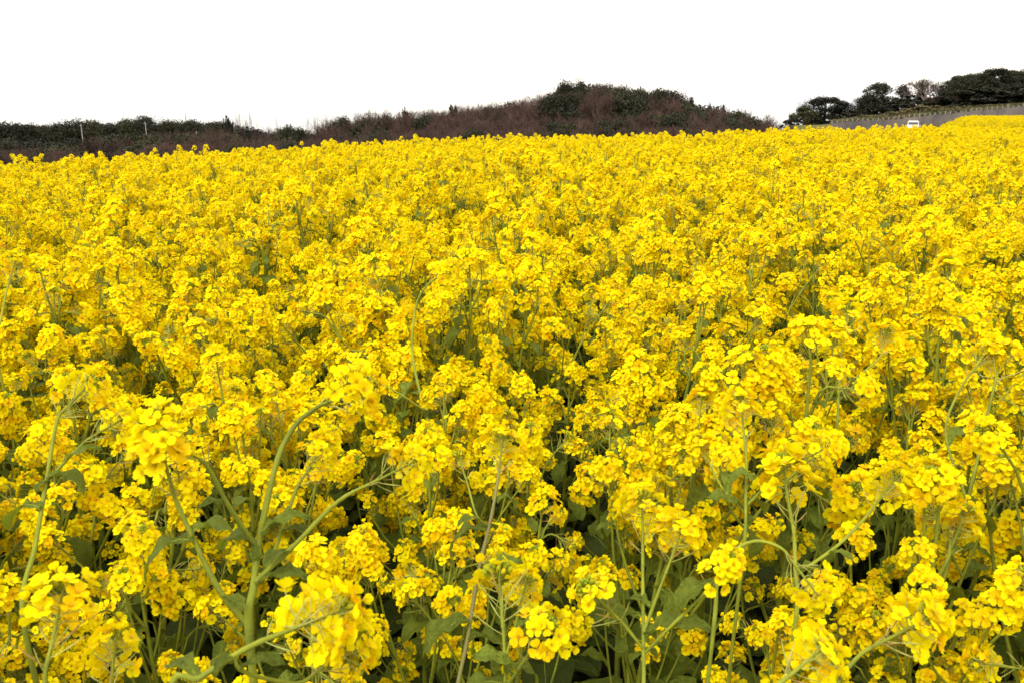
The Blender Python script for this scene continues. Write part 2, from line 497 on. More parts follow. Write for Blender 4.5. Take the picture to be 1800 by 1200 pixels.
def auto_plan(seed, nbr):
    rng = random.Random(seed); pl = Plan()
    H = rng.uniform(0.93, 1.06)
    lean = rng.uniform(0.0, 0.12); la = rng.uniform(0, 6.28)
    tip = np.array([math.cos(la)*lean, math.sin(la)*lean, H])
    mid = np.array([tip[0]*0.2+rng.uniform(-0.03, 0.03), tip[1]*0.2+rng.uniform(-0.03, 0.03), H*0.5])
    path = smooth_path([(0, 0, -0.02), mid*np.array([0.5, 0.5, 0.55]), mid, mid*0.35+tip*0.65+np.array([rng.uniform(-0.01, 0.01), rng.uniform(-0.01, 0.01), 0]), tip], 4)
    k = len(path)
    rad = np.interp(np.linspace(0, 1, k), [0, 0.5, 1], [0.0085, 0.0058, 0.0024])*rng.uniform(0.85, 1.1)
    tube(pl.stem, path, rad, 'stem', 7)
    pl.heads.append((rng.choice(head_ids('umbrella', 'dome')), mx_axis(path[-1]-end_dir(path)*0.004, end_dir(path)+np.array([rng.uniform(-0.4, 0.4), rng.uniform(-0.4, 0.4), 0]), rng.uniform(0, 6), rng.uniform(0.95, 1.15))))
    az = rng.uniform(0, 6.28)
    for i in range(nbr):
        rel = 0.40+0.48*(i+rng.uniform(0.2, 0.8))/nbr
        j = min(k-2, int(rel*(k-1))); p0 = path[j]
        az += GOLD+rng.uniform(-0.3, 0.3)
        top = H*rng.uniform(0.76, 0.99)
        rise = max(0.10, top-p0[2])
        add_branch(pl, rng, p0, az, rise, rise, 0.0042, ALLH, rel, sub=rng.random() < 0.8)
        leaf_at(pl, rng, p0, rel, az+rng.uniform(-0.2, 0.2))
    for q in range(3):                                 # lower side shoots
        rel = rng.uniform(0.16, 0.42); p0 = path[int(rel*(k-1))]; az += GOLD
        add_branch(pl, rng, p0, az, max(0.12, H*rng.uniform(0.48, 0.74)-p0[2]), max(0.12, H*rng.uniform(0.48, 0.74)-p0[2]), 0.0036, ALLH, rel, sub=rng.random() < 0.3)
    for rel in (0.1, 0.2, 0.3):
        j = int(rel*(k-1)); az += GOLD
        leaf_at(pl, rng, path[j], rel, az)
    return pl
PLANS = [auto_plan(500+i, n) for i, n in enumerate([7, 8, 6, 8, 7, 7, 6, 7, 7, 8, 7, 6])]

# ------------------------------------------------------------------ terrain
def px_of(x, y):                                         # column of the photograph this direction falls in, at the horizon
    return 900+1554*x/max(y, 1e-6) if y > 0.15*abs(x) else (9000 if x > 0 else -9000)
I = np.interp
def crest(px):
    rc = I(px, [-1500, 0, 900, 1400, 1800, 3000], [12, 13, 17, 22, 27, 30])
    ys = I(px, [0, 150, 300, 450, 600, 700, 900, 1200, 1400, 1640, 1800], [286, 280, 272, 263, 256, 247, 243, 238, 229, 224, 229])
    drop = rc*(ys-195)*6.2e-4*math.cos(math.atan((min(max(px, 0), 1800)-900)/1554))
    return rc, CAM.z-drop-1.10
def ztop(px, py, D): return at_h(px, py, D).z
YA = ([0, 200, 300, 400, 470, 560, 620, 700, 800, 900, 1000, 1100, 1200, 1250, 1300, 1365], [262, 264, 246, 240, 238, 246, 228, 226, 208, 204, 200, 196, 194, 200, 206, 223])
YB = ([0, 100, 200, 280, 350, 450, 500, 560, 600, 640, 700, 790, 860, 900, 950, 985, 1050, 1105, 1150, 1190, 1230, 1290, 1340, 1372],
      [243, 245, 236, 228, 226, 228, 222, 226, 206, 199, 192, 190, 180, 176, 163, 150, 146, 155, 157, 166, 182, 192, 206, 223])
YC = ([0, 40, 80, 120, 200, 250, 330, 400, 450, 500, 560, 600, 900, 1100, 1372], [215, 212, 222, 208, 212, 205, 210, 214, 222, 226, 232, 224, 190, 190, 225])
def zA(px): return ztop(px, I(px, *YA), 145)-12.0
def zB(px): return ztop(px, I(px, *YB), 190)-18.0
def zC(px): return ztop(px, I(px, *YC), 280)-15.0
WALL_Y = ([1440, 1465, 1560, 1600, 1700, 1800, 2000], [217, 215, 210, 206, 196.5, 186, 172])
def z_walltop(px): return ztop(min(px, 2000), I(px, *WALL_Y), 115)
def z_treebase(px): return ztop(min(px, 2000), I(px, [1380, 1465, 1500, 1560, 1620, 1700, 1800, 2000], [228, 219, 212, 204, 194, 190, 187, 178]), 130)
def zg(x, y):
    r = math.hypot(x, y)
    px = px_of(x, y)
    pc = min(max(px, -600), 2400)
    rc, zc = crest(pc)
    if r <= rc:
        t = r/rc; return zc*(t*t*(3-2*t))
    # behind the crest
    near = zc-0.5*0.030*min(r-rc, 7)**2-0.21*max(0, r-rc-7)
    pl_ = min(max(pc, 0), 1365)
    left = I(r, [30, 60, 110, 145, 190, 240, 280, 340, 700, 1500, 5000], [-3.0, -7, -9, zA(pl_), zB(pl_), min(zB(pl_), zC(pl_))-3, zC(pl_), zC(pl_)-14, -60, -125, -160])
    pr_ = min(max(pc, 1400), 2200)
    zw = z_walltop(pr_)
    fld = I(pr_, [1560, 1640, 1700], [-1.6, -0.6, 0.0])
    right = I(r, [rc+4, 44, 90, 108, 114.0, 115.8, 130, 150, 260, 700, 1500, 5000],
              [zc-0.4, fld+0.10, fld+0.15, I(pr_, [1500, 1640, 1800], [-1.7, -1.2, 0.1]), zw-2.2, zw-0.2, z_treebase(pr_), z_treebase(pr_)-1, -18, -60, -125, -160])
    w = I(px, [1362, 1380], [0, 1])
    gap = I(px, [1350, 1360, 1366, 1374], [0, 1, 1, 0])*I(r, [40, 120], [0, 1])
    z = left*(1-w)+right*w-gap*9
    if r < rc+22:
        b = I(r, [rc, rc+22], [0, 1]); b = b*b*(3-2*b)
        base = near if px < 1500 else I(px, [1500, 1640], [0, 1])*max(near, zc-0.5)+(1-I(px, [1500, 1640], [0, 1]))*near
        z = base*(1-b)+z*b
    return z
def zone(x, y):                                          # 0 field soil, 0.5 bank grass, 1 wood floor
    r = math.hypot(x, y); px = px_of(x, y)
    if r > 114 and px > 1400 and r < 132: return 0.5
    if r > 100 and (px < 1400 or r > 131): return 1.0
    return 0.0
rs = np.concatenate([[0.0], np.linspace(0.4, 30, 60), np.linspace(31, 112, 50), [114.2, 115.6], np.linspace(118, 340, 60), np.geomspace(360, 6000, 24)])
ths = np.concatenate([np.linspace(-180, -40, 36, endpoint=False), np.linspace(-40, 40, 241), np.linspace(40, 180, 37)[1:-1]])
V = []; zn = []
for r in rs:
    for t in ths:
        x, y = r*math.sin(R(t)), r*math.cos(R(t))
        V.append((x, y, zg(x, y))); zn.append(zone(x, y))
nt_ = len(ths)
F = [(i*nt_+j, i*nt_+(j+1) % nt_, (i+1)*nt_+(j+1) % nt_, (i+1)*nt_+j) for i in range(len(rs)-1) for j in range(nt_)]
gm = bpy.data.meshes.new('ground')
gm.from_pydata([tuple(v) for v in V], [], F)
at_ = gm.attributes.new('zone', 'FLOAT', 'POINT'); at_.data.foreach_set('value', np.array(zn, np.float32))
gm.polygons.foreach_set('use_smooth', np.ones(len(F), bool))
m = bpy.data.materials.new('earth'); m.use_nodes = True; nt = m.node_tree; pb = nt.nodes['Principled BSDF']; pb.inputs['Roughness'].default_value = 0.95
pb.inputs['Specular IOR Level'].default_value = 0.1
g_tc = nt.nodes.new('ShaderNodeTexCoord')
def nz(scale, det=6):
    n = nt.nodes.new('ShaderNodeTexNoise'); n.inputs['Scale'].default_value = scale; n.inputs['Detail'].default_value = det
    nt.links.new(g_tc.outputs['Object'], n.inputs['Vector']); return n
def ramp(src, stops):
    r_ = nt.nodes.new('ShaderNodeValToRGB'); e = r_.color_ramp.elements
    e[0].position, e[0].color = stops[0][0], (*stops[0][1], 1); e[1].position, e[1].color = stops[-1][0], (*stops[-1][1], 1)
    for p_, c_ in stops[1:-1]:
        q = e.new(p_); q.color = (*c_, 1)
    nt.links.new(src, r_.inputs[0]); return r_.outputs[0]
soil = ramp(nz(22).outputs[0], [(0.3, (0.030, 0.022, 0.015)), (0.55, (0.055, 0.042, 0.026)), (0.75, (0.05, 0.06, 0.02))])
grass = ramp(nz(0.35).outputs[0], [(0.35, (0.085, 0.115, 0.03)), (0.5, (0.16, 0.12, 0.05)), (0.6, (0.08, 0.12, 0.03)), (0.72, (0.19, 0.115, 0.06))])
wood = ramp(nz(0.2).outputs[0], [(0.35, (0.030, 0.024, 0.017)), (0.65, (0.045, 0.036, 0.026))])
za = nt.nodes.new('ShaderNodeAttribute'); za.attribute_name = 'zone'
f1 = nt.nodes.new('ShaderNodeMapRange'); f1.inputs[2].default_value = 0.5; nt.links.new(za.outputs['Fac'], f1.inputs[0])
f2 = nt.nodes.new('ShaderNodeMapRange'); f2.inputs[1].default_value = 0.5; nt.links.new(za.outputs['Fac'], f2.inputs[0])
x1 = nt.nodes.new('ShaderNodeMix'); x1.data_type = 'RGBA'; x2 = nt.nodes.new('ShaderNodeMix'); x2.data_type = 'RGBA'
nt.links.new(f1.outputs[0], x1.inputs[0]); nt.links.new(soil, x1.inputs[6]); nt.links.new(grass, x1.inputs[7])
nt.links.new(f2.outputs[0], x2.inputs[0]); nt.links.new(x1.outputs[2], x2.inputs[6]); nt.links.new(wood, x2.inputs[7])
nt.links.new(x2.outputs[2], pb.inputs['Base Color'])
bmp = nt.nodes.new('ShaderNodeBump'); bmp.inputs['Strength'].default_value = 0.8; bmp.inputs['Distance'].default_value = 0.03
nt.links.new(nz(30).outputs[0], bmp.inputs['Height']); nt.links.new(bmp.outputs[0], pb.inputs['Normal'])
gm.materials.append(m)
tag(link('ground', gm), kind='structure')

# water of the bay, far beyond the wooded hill
wm = bpy.data.meshes.new('water')
S = 60000
wm.from_pydata([(-S, 500, -115), (S, 500, -115), (S, S, -115), (-S, S, -115)], [], [(0, 1, 2, 3)])
mw = bpy.data.materials.new('sea_water'); mw.use_nodes = True
pw = mw.node_tree.nodes['Principled BSDF']; pw.inputs['Base Color'].default_value = (0.30, 0.34, 0.37, 1); pw.inputs['Roughness'].default_value = 0.25
tn = mw.node_tree.nodes.new('ShaderNodeTexNoise'); tn.inputs['Scale'].default_value = 0.02; tn.inputs['Detail'].default_value = 6
tcw = mw.node_tree.nodes.new('ShaderNodeTexCoord'); bw = mw.node_tree.nodes.new('ShaderNodeBump'); bw.inputs['Strength'].default_value = 0.15; bw.inputs['Distance'].default_value = 5
mw.node_tree.links.new(tcw.outputs['Object'], tn.inputs['Vector']); mw.node_tree.links.new(tn.outputs[0], bw.inputs['Height']); mw.node_tree.links.new(bw.outputs[0], pw.inputs['Normal'])
wm.materials.append(mw)
tag(link('water', wm), kind='structure')

# ------------------------------------------------------------------ geometry-node scatter for what nobody could count
def scatter(name, pts, sources):
    """pts: (x, y, z, rx, ry, rz, scale, index); sources: meshes"""
    col = bpy.data.collections.new(name+'_kinds')
    for i, me in enumerate(sources):
        o = bpy.data.objects.new('%s_kind_%03d' % (name, i), me); col.objects.link(o)
    A = np.array(pts, float)
    me = bpy.data.meshes.new(name); me.vertices.add(len(A)); me.vertices.foreach_set('co', A[:, :3].astype(np.float32).ravel())
    a = me.attributes.new('rot', 'FLOAT_VECTOR', 'POINT'); a.data.foreach_set('vector', A[:, 3:6].astype(np.float32).ravel())
    a = me.attributes.new('scl', 'FLOAT', 'POINT'); a.data.foreach_set('value', A[:, 6].astype(np.float32))
    a = me.attributes.new('idx', 'INT', 'POINT'); a.data.foreach_set('value', A[:, 7].astype(np.int32))
    o = link(name, me)
    ng = bpy.data.node_groups.new(name, 'GeometryNodeTree')
    ng.interface.new_socket('Geometry', in_out='INPUT', socket_type='NodeSocketGeometry')
    ng.interface.new_socket('Geometry', in_out='OUTPUT', socket_type='NodeSocketGeometry')
    N = ng.nodes.new; K = ng.links.new
    gi, go = N('NodeGroupInput'), N('NodeGroupOutput')
    ci = N('GeometryNodeCollectionInfo'); ci.inputs['Collection'].default_value = col
    ci.inputs['Separate Children'].default_value = True; ci.inputs['Reset Children'].default_value = True
    iop = N('GeometryNodeInstanceOnPoints'); iop.inputs['Pick Instance'].default_value = True
    def na(nm, dt):
        n = N('GeometryNodeInputNamedAttribute'); n.data_type = dt; n.inputs['Name'].default_value = nm
        return n.outputs['Attribute']
    er = N('FunctionNodeEulerToRotation')
    K(na('rot', 'FLOAT_VECTOR'), er.inputs[0]); K(er.outputs[0], iop.inputs['Rotation'])
    K(na('scl', 'FLOAT'), iop.inputs['Scale']); K(na('idx', 'INT'), iop.inputs['Instance Index'])
    K(gi.outputs[0], iop.inputs['Points']); K(ci.outputs[0], iop.inputs['Instance']); K(iop.outputs[0], go.inputs[0])
    md = o.modifiers.new('scatter', 'NODES'); md.node_group = ng
    return o

# ------------------------------------------------------------------ the plants in the foreground that the photo shows one by one
taken = []                                               # (x, y, radius) kept free of other plants
crng = random.Random(5)
def feature(label, branches, leaves=(), scale_axis=None):
    """branches: (list of (px, py, depth), r0, r1, head kind or None, head scale, material); the first runs on down to the ground"""
    pl = Plan()
    first = branches[0][0]
    p = at(*first[0]); q = at(*first[1])
    d = (p-q); d = d/max(1e-6, d.length)
    gz = zg(p.x, p.y)
    h = p.z-gz
    root = Vector((p.x+d.x*0.10, p.y+0.06*(d.y > -0.5)+0.05, gz))
    base = Vector((root.x, root.y, gz))
    inv = lambda v: np.array([v.x-base.x, v.y-base.y, v.z-base.z])
    for bi, (pts, r0, r1, kind, hs, mt) in enumerate(branches):
        W = [inv(at(*t)) for t in pts]
        if bi == 0:
            W = [np.array([0, 0, -0.02]), W[0]*0.4+np.array([0, 0, 0.05])*0, W[0]*0.75] + W if h > 0.15 else [np.array([0, 0, -0.02])]+W
        path = smooth_path(W, 5)
        tube(pl.stem, path, np.linspace(r0*0.64, r1*0.75, len(path))*(1+0.09*np.sin(np.arange(len(path))*1.7+bi)), mt, 14, 0.0, 0.07)
        if bi:                                          # clasping leaf pair and a small side shoot at the fork
            az_ = crng.uniform(0, 6.28)
            pl.leaves.append((7, mx_leaf(path[0], az_, -0.1, 0.45)))
            pl.leaves.append((crng.choice([0, 2]), mx_leaf(path[min(4, len(path)-1)], az_+2.6, 0.1, 0.8)))
        if kind:
            hid = crng.choice(head_ids(kind))
            pl.heads.append((hid, mx_axis(path[-1]-end_dir(path)*0.004, end_dir(path), crng.uniform(0, 6), hs*0.93)))
    for (px, py, dp, l, az, tilt, sc) in leaves:
        pl.leaves.append((l, mx_leaf(inv(at(px, py, dp)), az, tilt, sc)))
    for k in range(3):
        pl.leaves.append((crng.choice([4, 5]), mx_leaf(np.array([0, 0, 0.12+0.1*k]), k*GOLD+1, 0.2, 0.9)))
    o = pl.build()
    o.location = base
    tag(o, label, 'plant', 'rapeseed plants standing out in the foreground')
    taken.append((base.x, base.y, 0.07))
    return o
G_, P_ = 'stem', 'stem_purple'
feature('large forked rapeseed plant with thick pale stem and bare angled side branches, lower left',
    [([(438, 1120, 1.00), (446, 1030, 1.03), (457, 940, 1.07), (487, 810, 1.11), (518, 748, 1.13), (556, 716, 1.13), (580, 705, 1.12)], 0.0095, 0.0030, 'umbrella', 1.15, G_),
     ([(449, 958, 1.06), (400, 885, 1.03), (366, 822, 1.01), (340, 797, 1.00)], 0.0048, 0.0026, 'umbrella', 1.05, G_),
     ([(449, 1022, 1.03), (520, 955, 1.05), (595, 880, 1.07), (660, 845, 1.08)], 0.0055, 0.0026, 'umbrella', 1.0, G_),
     ([(438, 1100, 1.0), (385, 1035, 0.99), (340, 945, 0.99), (310, 880, 0.99), (300, 848, 0.98)], 0.0058, 0.0028, 'umbrella', 1.08, G_),
     ([(470, 1000, 1.06), (500, 920, 1.10), (520, 860, 1.13), (535, 835, 1.14)], 0.004, 0.0024, 'dome', 0.85, G_)],
    [(448, 958, 1.06, 7, 2.8, 0.2, 1.1), (458, 935, 1.07, 2, 0.3, 0.0, 0.8), (342, 945, 0.99, 3, 3.4, -0.1, 0.8), (330, 940, 0.99, 7, 0.5, 0.1, 1.2),
     (450, 1024, 1.03, 2, 0.2, -0.2, 0.8), (398, 882, 1.03, 0, 3.5, 0, 0.7)])
feature('rapeseed plant arching low across the bottom edge with the biggest flower cluster in the photo',
    [([(300, 1235, 0.72), (350, 1192, 0.72), (410, 1152, 0.73), (455, 1128, 0.74), (480, 1118, 0.75)], 0.0052, 0.0030, 'dome', 1.12, G_),
     ([(410, 1152, 0.73), (430, 1180, 0.74), (520, 1200, 0.78), (560, 1178, 0.80)], 0.003, 0.002, 'umbrella', 0.9, G_)],
    [(350, 1192, 0.72, 0, 2.5, 0, 0.9)])
feature('rapeseed plant whose round flower head is seen from behind in the bottom left corner',
    [([(80, 1290, 0.84), (79, 1230, 0.84), (80, 1180, 0.84), (86, 1152, 0.845)], 0.0040, 0.0028, 'umbrella', 1.12, G_),
     ([(80, 1280, 0.84), (140, 1240, 0.88), (190, 1210, 0.92), (195, 1196, 0.93)], 0.003, 0.002, 'dome', 0.9, G_)])
feature('rapeseed plant on a long purplish stem beside a dark gap, lower centre',
    [([(800, 1240, 1.33), (822, 1120, 1.36), (842, 1000, 1.40), (862, 915, 1.43), (874, 850, 1.46), (878, 818, 1.48)], 0.0064, 0.0032, 'umbrella', 1.15, P_),
     ([(860, 925, 1.43), (838, 905, 1.42), (822, 850, 1.48), (818, 838, 1.49)], 0.003, 0.002, 'young', 0.9, G_)],
    [(858, 928, 1.43, 3, 3.0, -0.1, 0.9), (846, 1010, 1.40, 2, 0.1, 0.1, 0.9), (872, 880, 1.45, 7, 0.6, 0, 0.9), (825, 1090, 1.36, 4, 3.3, -0.2, 0.8),
     (822, 1120, 1.36, 4, 0.4, -0.2, 0.7)])
feature('tall rapeseed plant with an S-curved stem and one nodding head near the middle',
    [([(775, 850, 2.15), (757, 760, 2.2), (736, 680, 2.24), (724, 610, 2.28), (732, 535, 2.3), (750, 503, 2.3), (764, 492, 2.28)], 0.0075, 0.0032, 'umbrella', 1.2, G_),
     ([(745, 720, 2.22), (700, 690, 2.2), (660, 670, 2.2), (640, 655, 2.2)], 0.0035, 0.002, 'dome', 1.0, G_)],
    [(738, 690, 2.24, 3, 3.2, 0, 0.9), (752, 745, 2.2, 7, 0.2, 0, 1.0)])
feature('upright rapeseed plant with a rounded head on a straight stem right of centre',
    [([(1308, 960, 1.42), (1311, 880, 1.46), (1312, 810, 1.5), (1308, 765, 1.52)], 0.0052, 0.0030, 'dome', 1.15, G_),
     ([(1311, 890, 1.46), (1350, 850, 1.44), (1385, 820, 1.43), (1412, 806, 1.42)], 0.0042, 0.0024, 'umbrella', 1.0, G_),
     ([(1309, 900, 1.46), (1272, 860, 1.5), (1250, 820, 1.52)], 0.0030, 0.0022, 'dome', 0.9, G_)],
    [(1311, 885, 1.46, 7, 0.5, 0, 1.0), (1310, 895, 1.46, 2, 2.9, 0, 0.9)])
feature('rapeseed plant with two heads on one straight pale stem in the lower middle',
    [([(1130, 1240, 1.10), (1131, 1120, 1.14), (1130, 1010, 1.18), (1130, 955, 1.2)], 0.0052, 0.0028, 'umbrella', 1.12, G_),
     ([(1131, 1110, 1.14), (1150, 1060, 1.15), (1165, 1020, 1.15), (1172, 1002, 1.15)], 0.0036, 0.0024, 'umbrella', 1.12, G_),
     ([(1131, 1140, 1.13), (1095, 1095, 1.12), (1075, 1075, 1.11)], 0.0034, 0.0024, 'young', 1.1, G_),
     ([(1131, 1150, 1.13), (1180, 1100, 1.1), (1240, 1040, 1.08), (1252, 1025, 1.07)], 0.0036, 0.0022, 'dome', 0.8, G_)],
    [(1131, 1120, 1.14, 2, 0.3, 0, 0.9)])
feature('rapeseed plant with a low drooping head on a curved stem at the bottom right',
    [([(1440, 1260, 0.95), (1475, 1195, 0.97), (1512, 1150, 0.98), (1550, 1128, 0.98)], 0.0050, 0.0028, 'umbrella', 1.1, G_)],
    [(1480, 1190, 0.97, 2, 2.6, 0, 0.8)])
feature('rapeseed plant with its flower head cut by the bottom edge, right of the middle',
    [([(1300, 1300, 0.84), (1330, 1240, 0.86), (1365, 1205, 0.87), (1390, 1185, 0.88)], 0.0046, 0.0028, 'umbrella', 1.05, G_)])
feature('rapeseed plant with a leaning ribbed stem and large head by the right edge',
    [([(1660, 1010, 1.5), (1690, 920, 1.55), (1720, 800, 1.62), (1738, 720, 1.66), (1750, 668, 1.68)], 0.0075, 0.0032, 'umbrella', 1.3, G_),
     ([(1700, 880, 1.56), (1662, 760, 1.62), (1690, 680, 1.66), (1712, 650, 1.68)], 0.0040, 0.0024, 'dome', 1.1, G_)],
    [(1695, 905, 1.55, 3, 0.2, 0, 0.8)])
feature('rapeseed plant with tight green bud clusters ringed by few open flowers, bottom centre',
    [([(880, 1290, 1.08), (888, 1200, 1.12), (886, 1130, 1.15), (884, 1098, 1.16)], 0.0048, 0.0028, 'young', 1.45, G_),
     ([(888, 1210, 1.12), (915, 1170, 1.1), (930, 1148, 1.09)], 0.0038, 0.0026, 'umbrella', 1.05, G_),
     ([(887, 1160, 1.13), (905, 1100, 1.18), (915, 1060, 1.22)], 0.0030, 0.0022, 'dome', 0.85, G_)],
    [(888, 1200, 1.12, 3, 3.1, 0, 0.8), (888, 1180, 1.12, 7, 0.3, 0, 1.0)])
feature('rapeseed plant with two full heads above a dark hollow, right of the middle',
    [([(1470, 760, 2.0), (1474, 690, 2.04), (1478, 630, 2.08), (1484, 588, 2.12)], 0.0060, 0.0030, 'umbrella', 1.35, G_),
     ([(1474, 690, 2.04), (1510, 660, 2.05), (1545, 630, 2.08), (1550, 615, 2.1)], 0.0040, 0.0026, 'umbrella', 1.25, G_),
     ([(1474, 700, 2.04), (1460, 660, 2.0), (1462, 630, 2.0)], 0.0035, 0.0024, 'dome', 1.1, G_)],
    [(1474, 695, 2.04, 2, 0.2, 0, 0.9)])
feature('rapeseed plant holding one ball of blossom against the left edge',
    [([(-6, 620, 2.2), (2, 560, 2.28), (12, 510, 2.33), (18, 490, 2.35)], 0.0050, 0.0030, 'umbrella', 1.15, G_)])
feature('stout rapeseed plant with a wide many-flowered dome at lower right',
    [([(1400, 1080, 1.28), (1398, 1000, 1.33), (1396, 940, 1.36), (1392, 915, 1.37)], 0.0062, 0.0034, 'dome', 1.55, G_),
     ([(1398, 1010, 1.33), (1470, 960, 1.36), (1520, 910, 1.4), (1540, 885, 1.42)], 0.0042, 0.0026, 'dome', 1.15, G_)],
    [(1398, 1000, 1.33, 3, 0.3, 0, 0.8)])
feature('rapeseed plant with a single arching bare stalk curving over to the right, lower right',
    [([(1255, 1100, 1.06), (1262, 1020, 1.1), (1290, 968, 1.12), (1330, 950, 1.12), (1372, 962, 1.1), (1392, 985, 1.09)], 0.0045, 0.0024, 'umbrella', 0.95, G_)],
    [(1262, 1025, 1.1, 3, 3.4, 0.1, 0.7)])
feature('upright rapeseed plant with paired heads on the far left, thick ribbed stem',
    [([(40, 1080, 1.22), (62, 960, 1.28), (84, 830, 1.35), (100, 740, 1.4), (118, 715, 1.42)], 0.0075, 0.0030, 'umbrella', 1.15, G_),
     ([(82, 845, 1.34), (115, 810, 1.36), (150, 775, 1.38), (165, 765, 1.39)], 0.0036, 0.0024, 'umbrella', 1.0, G_)],
    [(82, 840, 1.34, 7, 0.2, 0, 1.2), (74, 890, 1.31, 3, 3.0, 0, 0.8)])

# ------------------------------------------------------------------ the field: individuals first, the rest as one mass
rng = random.Random(77)
SP = 0.262
spots = []
RMAX = 36.0
nx = int(RMAX*1.1/SP)
for i in range(-nx, nx+1):
    for j in range(0, int(RMAX/(SP*0.866))+1):
        x = (i+0.5*(j % 2))*SP+rng.uniform(-0.42, 0.42)*SP
        y = j*SP*0.866+rng.uniform(-0.42, 0.42)*SP+0.10
        r = math.hypot(x, y)
        if y < 0.0 or abs(x) > 0.95*y+1.6: continue
        if r < 0.66: continue
        px = px_of(x, y)
        rc, zc = crest(min(max(px, -600), 2400))
        lim = rc+7 if px < 1500 else rc+4
        if r > lim: continue
        if r > 9 and px < -350: continue
        if r > 9 and px > 2150: continue
        if any((x-a)**2+(y-b)**2 < (c+0.02)**2 for a, b, c in taken): continue
        # thinner, darker hollows the photo shows
        skip = 0.04
        for (hx, hy, hr, hp) in ((740, 960, 0.15, 0.7), (1560, 560, 0.36, 0.7), (1440, 590, 0.26, 0.7), (1640, 880, 0.16, 0.6)):
            q = at(hx, hy, 1.0)-CAM; tq = (CAM.z-0.85)/-q.z
            if (x-q.x*tq)**2+(y-q.y*tq)**2 < hr*hr: skip = hp
        if rng.random() < skip: continue
        spots.append((x, y, r, px))
def vis_key(s):
    x, y, r, px = s
    inside = abs(x) < 0.60*(y*0.97+0.45)+0.12 and y > 0.55
    return (0 if inside else 1, r)
spots.sort(key=vis_key)
NIND = 300-len(taken)
protos = []; indiv = []
placed = 0
for (x, y, r, px) in spots[:NIND]:
    k = rng.randrange(len(PLANS))
    hsc = rng.gauss(0.985, 0.10)
    hsc = min(max(hsc, 0.78), 1.17)
    if r < 1.5: hsc = min(hsc, 0.95)*(rng.uniform(0.80, 0.98) if r > 1.0 else rng.uniform(0.72, 0.86))
    while len(protos) <= k: protos.append(None)
    if protos[k] is None:
        protos[k] = PLANS[k].build(); o = protos[k]
    else: o = copy_tree(protos[k])
    o.location = (x, y, zg(x, y)); o.rotation_euler = (rng.gauss(0, 0.06), rng.gauss(0, 0.06), rng.uniform(0, 6.28)); o.scale = (1, 1, hsc) if False else (hsc, hsc, hsc)
    indiv.append((o, x, y, r, px, hsc))
ORD = ['', 'first', 'second', 'third', 'fourth', 'fifth', 'sixth', 'seventh', 'eighth', 'ninth', 'tenth', 'eleventh', 'twelfth', 'thirteenth', 'fourteenth', 'fifteenth', 'sixteenth', 'seventeenth', 'eighteenth', 'nineteenth', 'twentieth']
RANKS = [(0, 1.05, 'nearest'), (1.05, 1.4, 'second'), (1.4, 1.75, 'third'), (1.75, 2.1, 'fourth'), (2.1, 2.45, 'fifth'), (2.45, 2.8, 'sixth'), (2.8, 3.15, 'seventh'), (3.15, 3.5, 'eighth'), (3.5, 3.85, 'ninth'), (3.85, 4.2, 'tenth')]
for lo, hi, rk in RANKS:
    row = sorted([q for q in indiv if lo <= q[3] < hi], key=lambda q: q[4])
    for n, (o, x, y, r, px, hsc) in enumerate(row):
        size = 'low ' if hsc < 0.86 else ('tall ' if hsc > 1.06 else '')
        if 2*n < len(row): where = '%s from the left' % ORD[n+1]
        else: where = ('%s from the right' % ORD[len(row)-n]) if len(row)-n > 0 else ''
        tag(o, '%srapeseed plant in bloom, %s in the %s rank of the field' % (size, where.replace('first from the left', 'leftmost').replace('first from the right', 'rightmost'), rk), 'plant', 'rapeseed plants in the front ranks of the field')
ZX = [(-9999, 300, 'left edge'), (300, 600, 'left third'), (600, 900, 'just left of centre'), (900, 1200, 'just right of centre'), (1200, 1500, 'right third'), (1500, 9999, 'right edge')]
ZR = [(4.2, 5.0, 'in the middle distance'), (5.0, 99, 'beyond the middle distance')]
for x0, x1, wx in ZX:
    for r0, r1, wr_ in ZR:
        for (o, x, y, r, px, hsc) in indiv:
            if x0 <= px < x1 and r0 <= r < r1:
                tag(o, 'rapeseed plant crowded by neighbours %s, %s of photo' % (wr_, wx), 'plant', 'rapeseed plants %s, %s' % (wr_, wx))
PLANT_ME = [p.joined().mesh('plant_kind') for p in PLANS]
pts = []
for (x, y, r, px) in spots[NIND:]:
    s = min(max(rng.gauss(0.985, 0.10 if r < 10 else 0.06), 0.78), 1.18 if r < 10 else 1.09)
    if r > 9 and rng.random() < 0.03: s *= 1.05
    pts.append((x, y, zg(x, y), rng.gauss(0, 0.06), rng.gauss(0, 0.06), rng.uniform(0, 6.28), s, rng.randrange(len(PLANT_ME))))
o = scatter('rapeseed_field', pts, PLANT_ME)
tag(o, 'dense mass of yellow rapeseed in bloom reaching back to the crest', 'flowers', kind='stuff')
# second field, far right, on the rise
pts = []
for i in range(5200):
    px = rng.uniform(1600, 2050); r = 36+ (rng.random()**0.7)*64
    edge = I(r, [36, 45, 70, 100], [1628, 1640, 1668, 1730])
    if px < edge: continue
    a = math.atan((px-900)/1554)
    x, y = r*math.sin(a), r*math.cos(a)
    pts.append((x, y, zg(x, y), 0, 0, rng.uniform(0, 6.28), rng.uniform(0.92, 1.06), rng.randrange(len(PLANT_ME))))
o = scatter('distant_rapeseed_field', pts, PLANT_ME)
tag(o, 'smooth yellow second rapeseed field rising below the grey fence', 'flowers', kind='stuff')
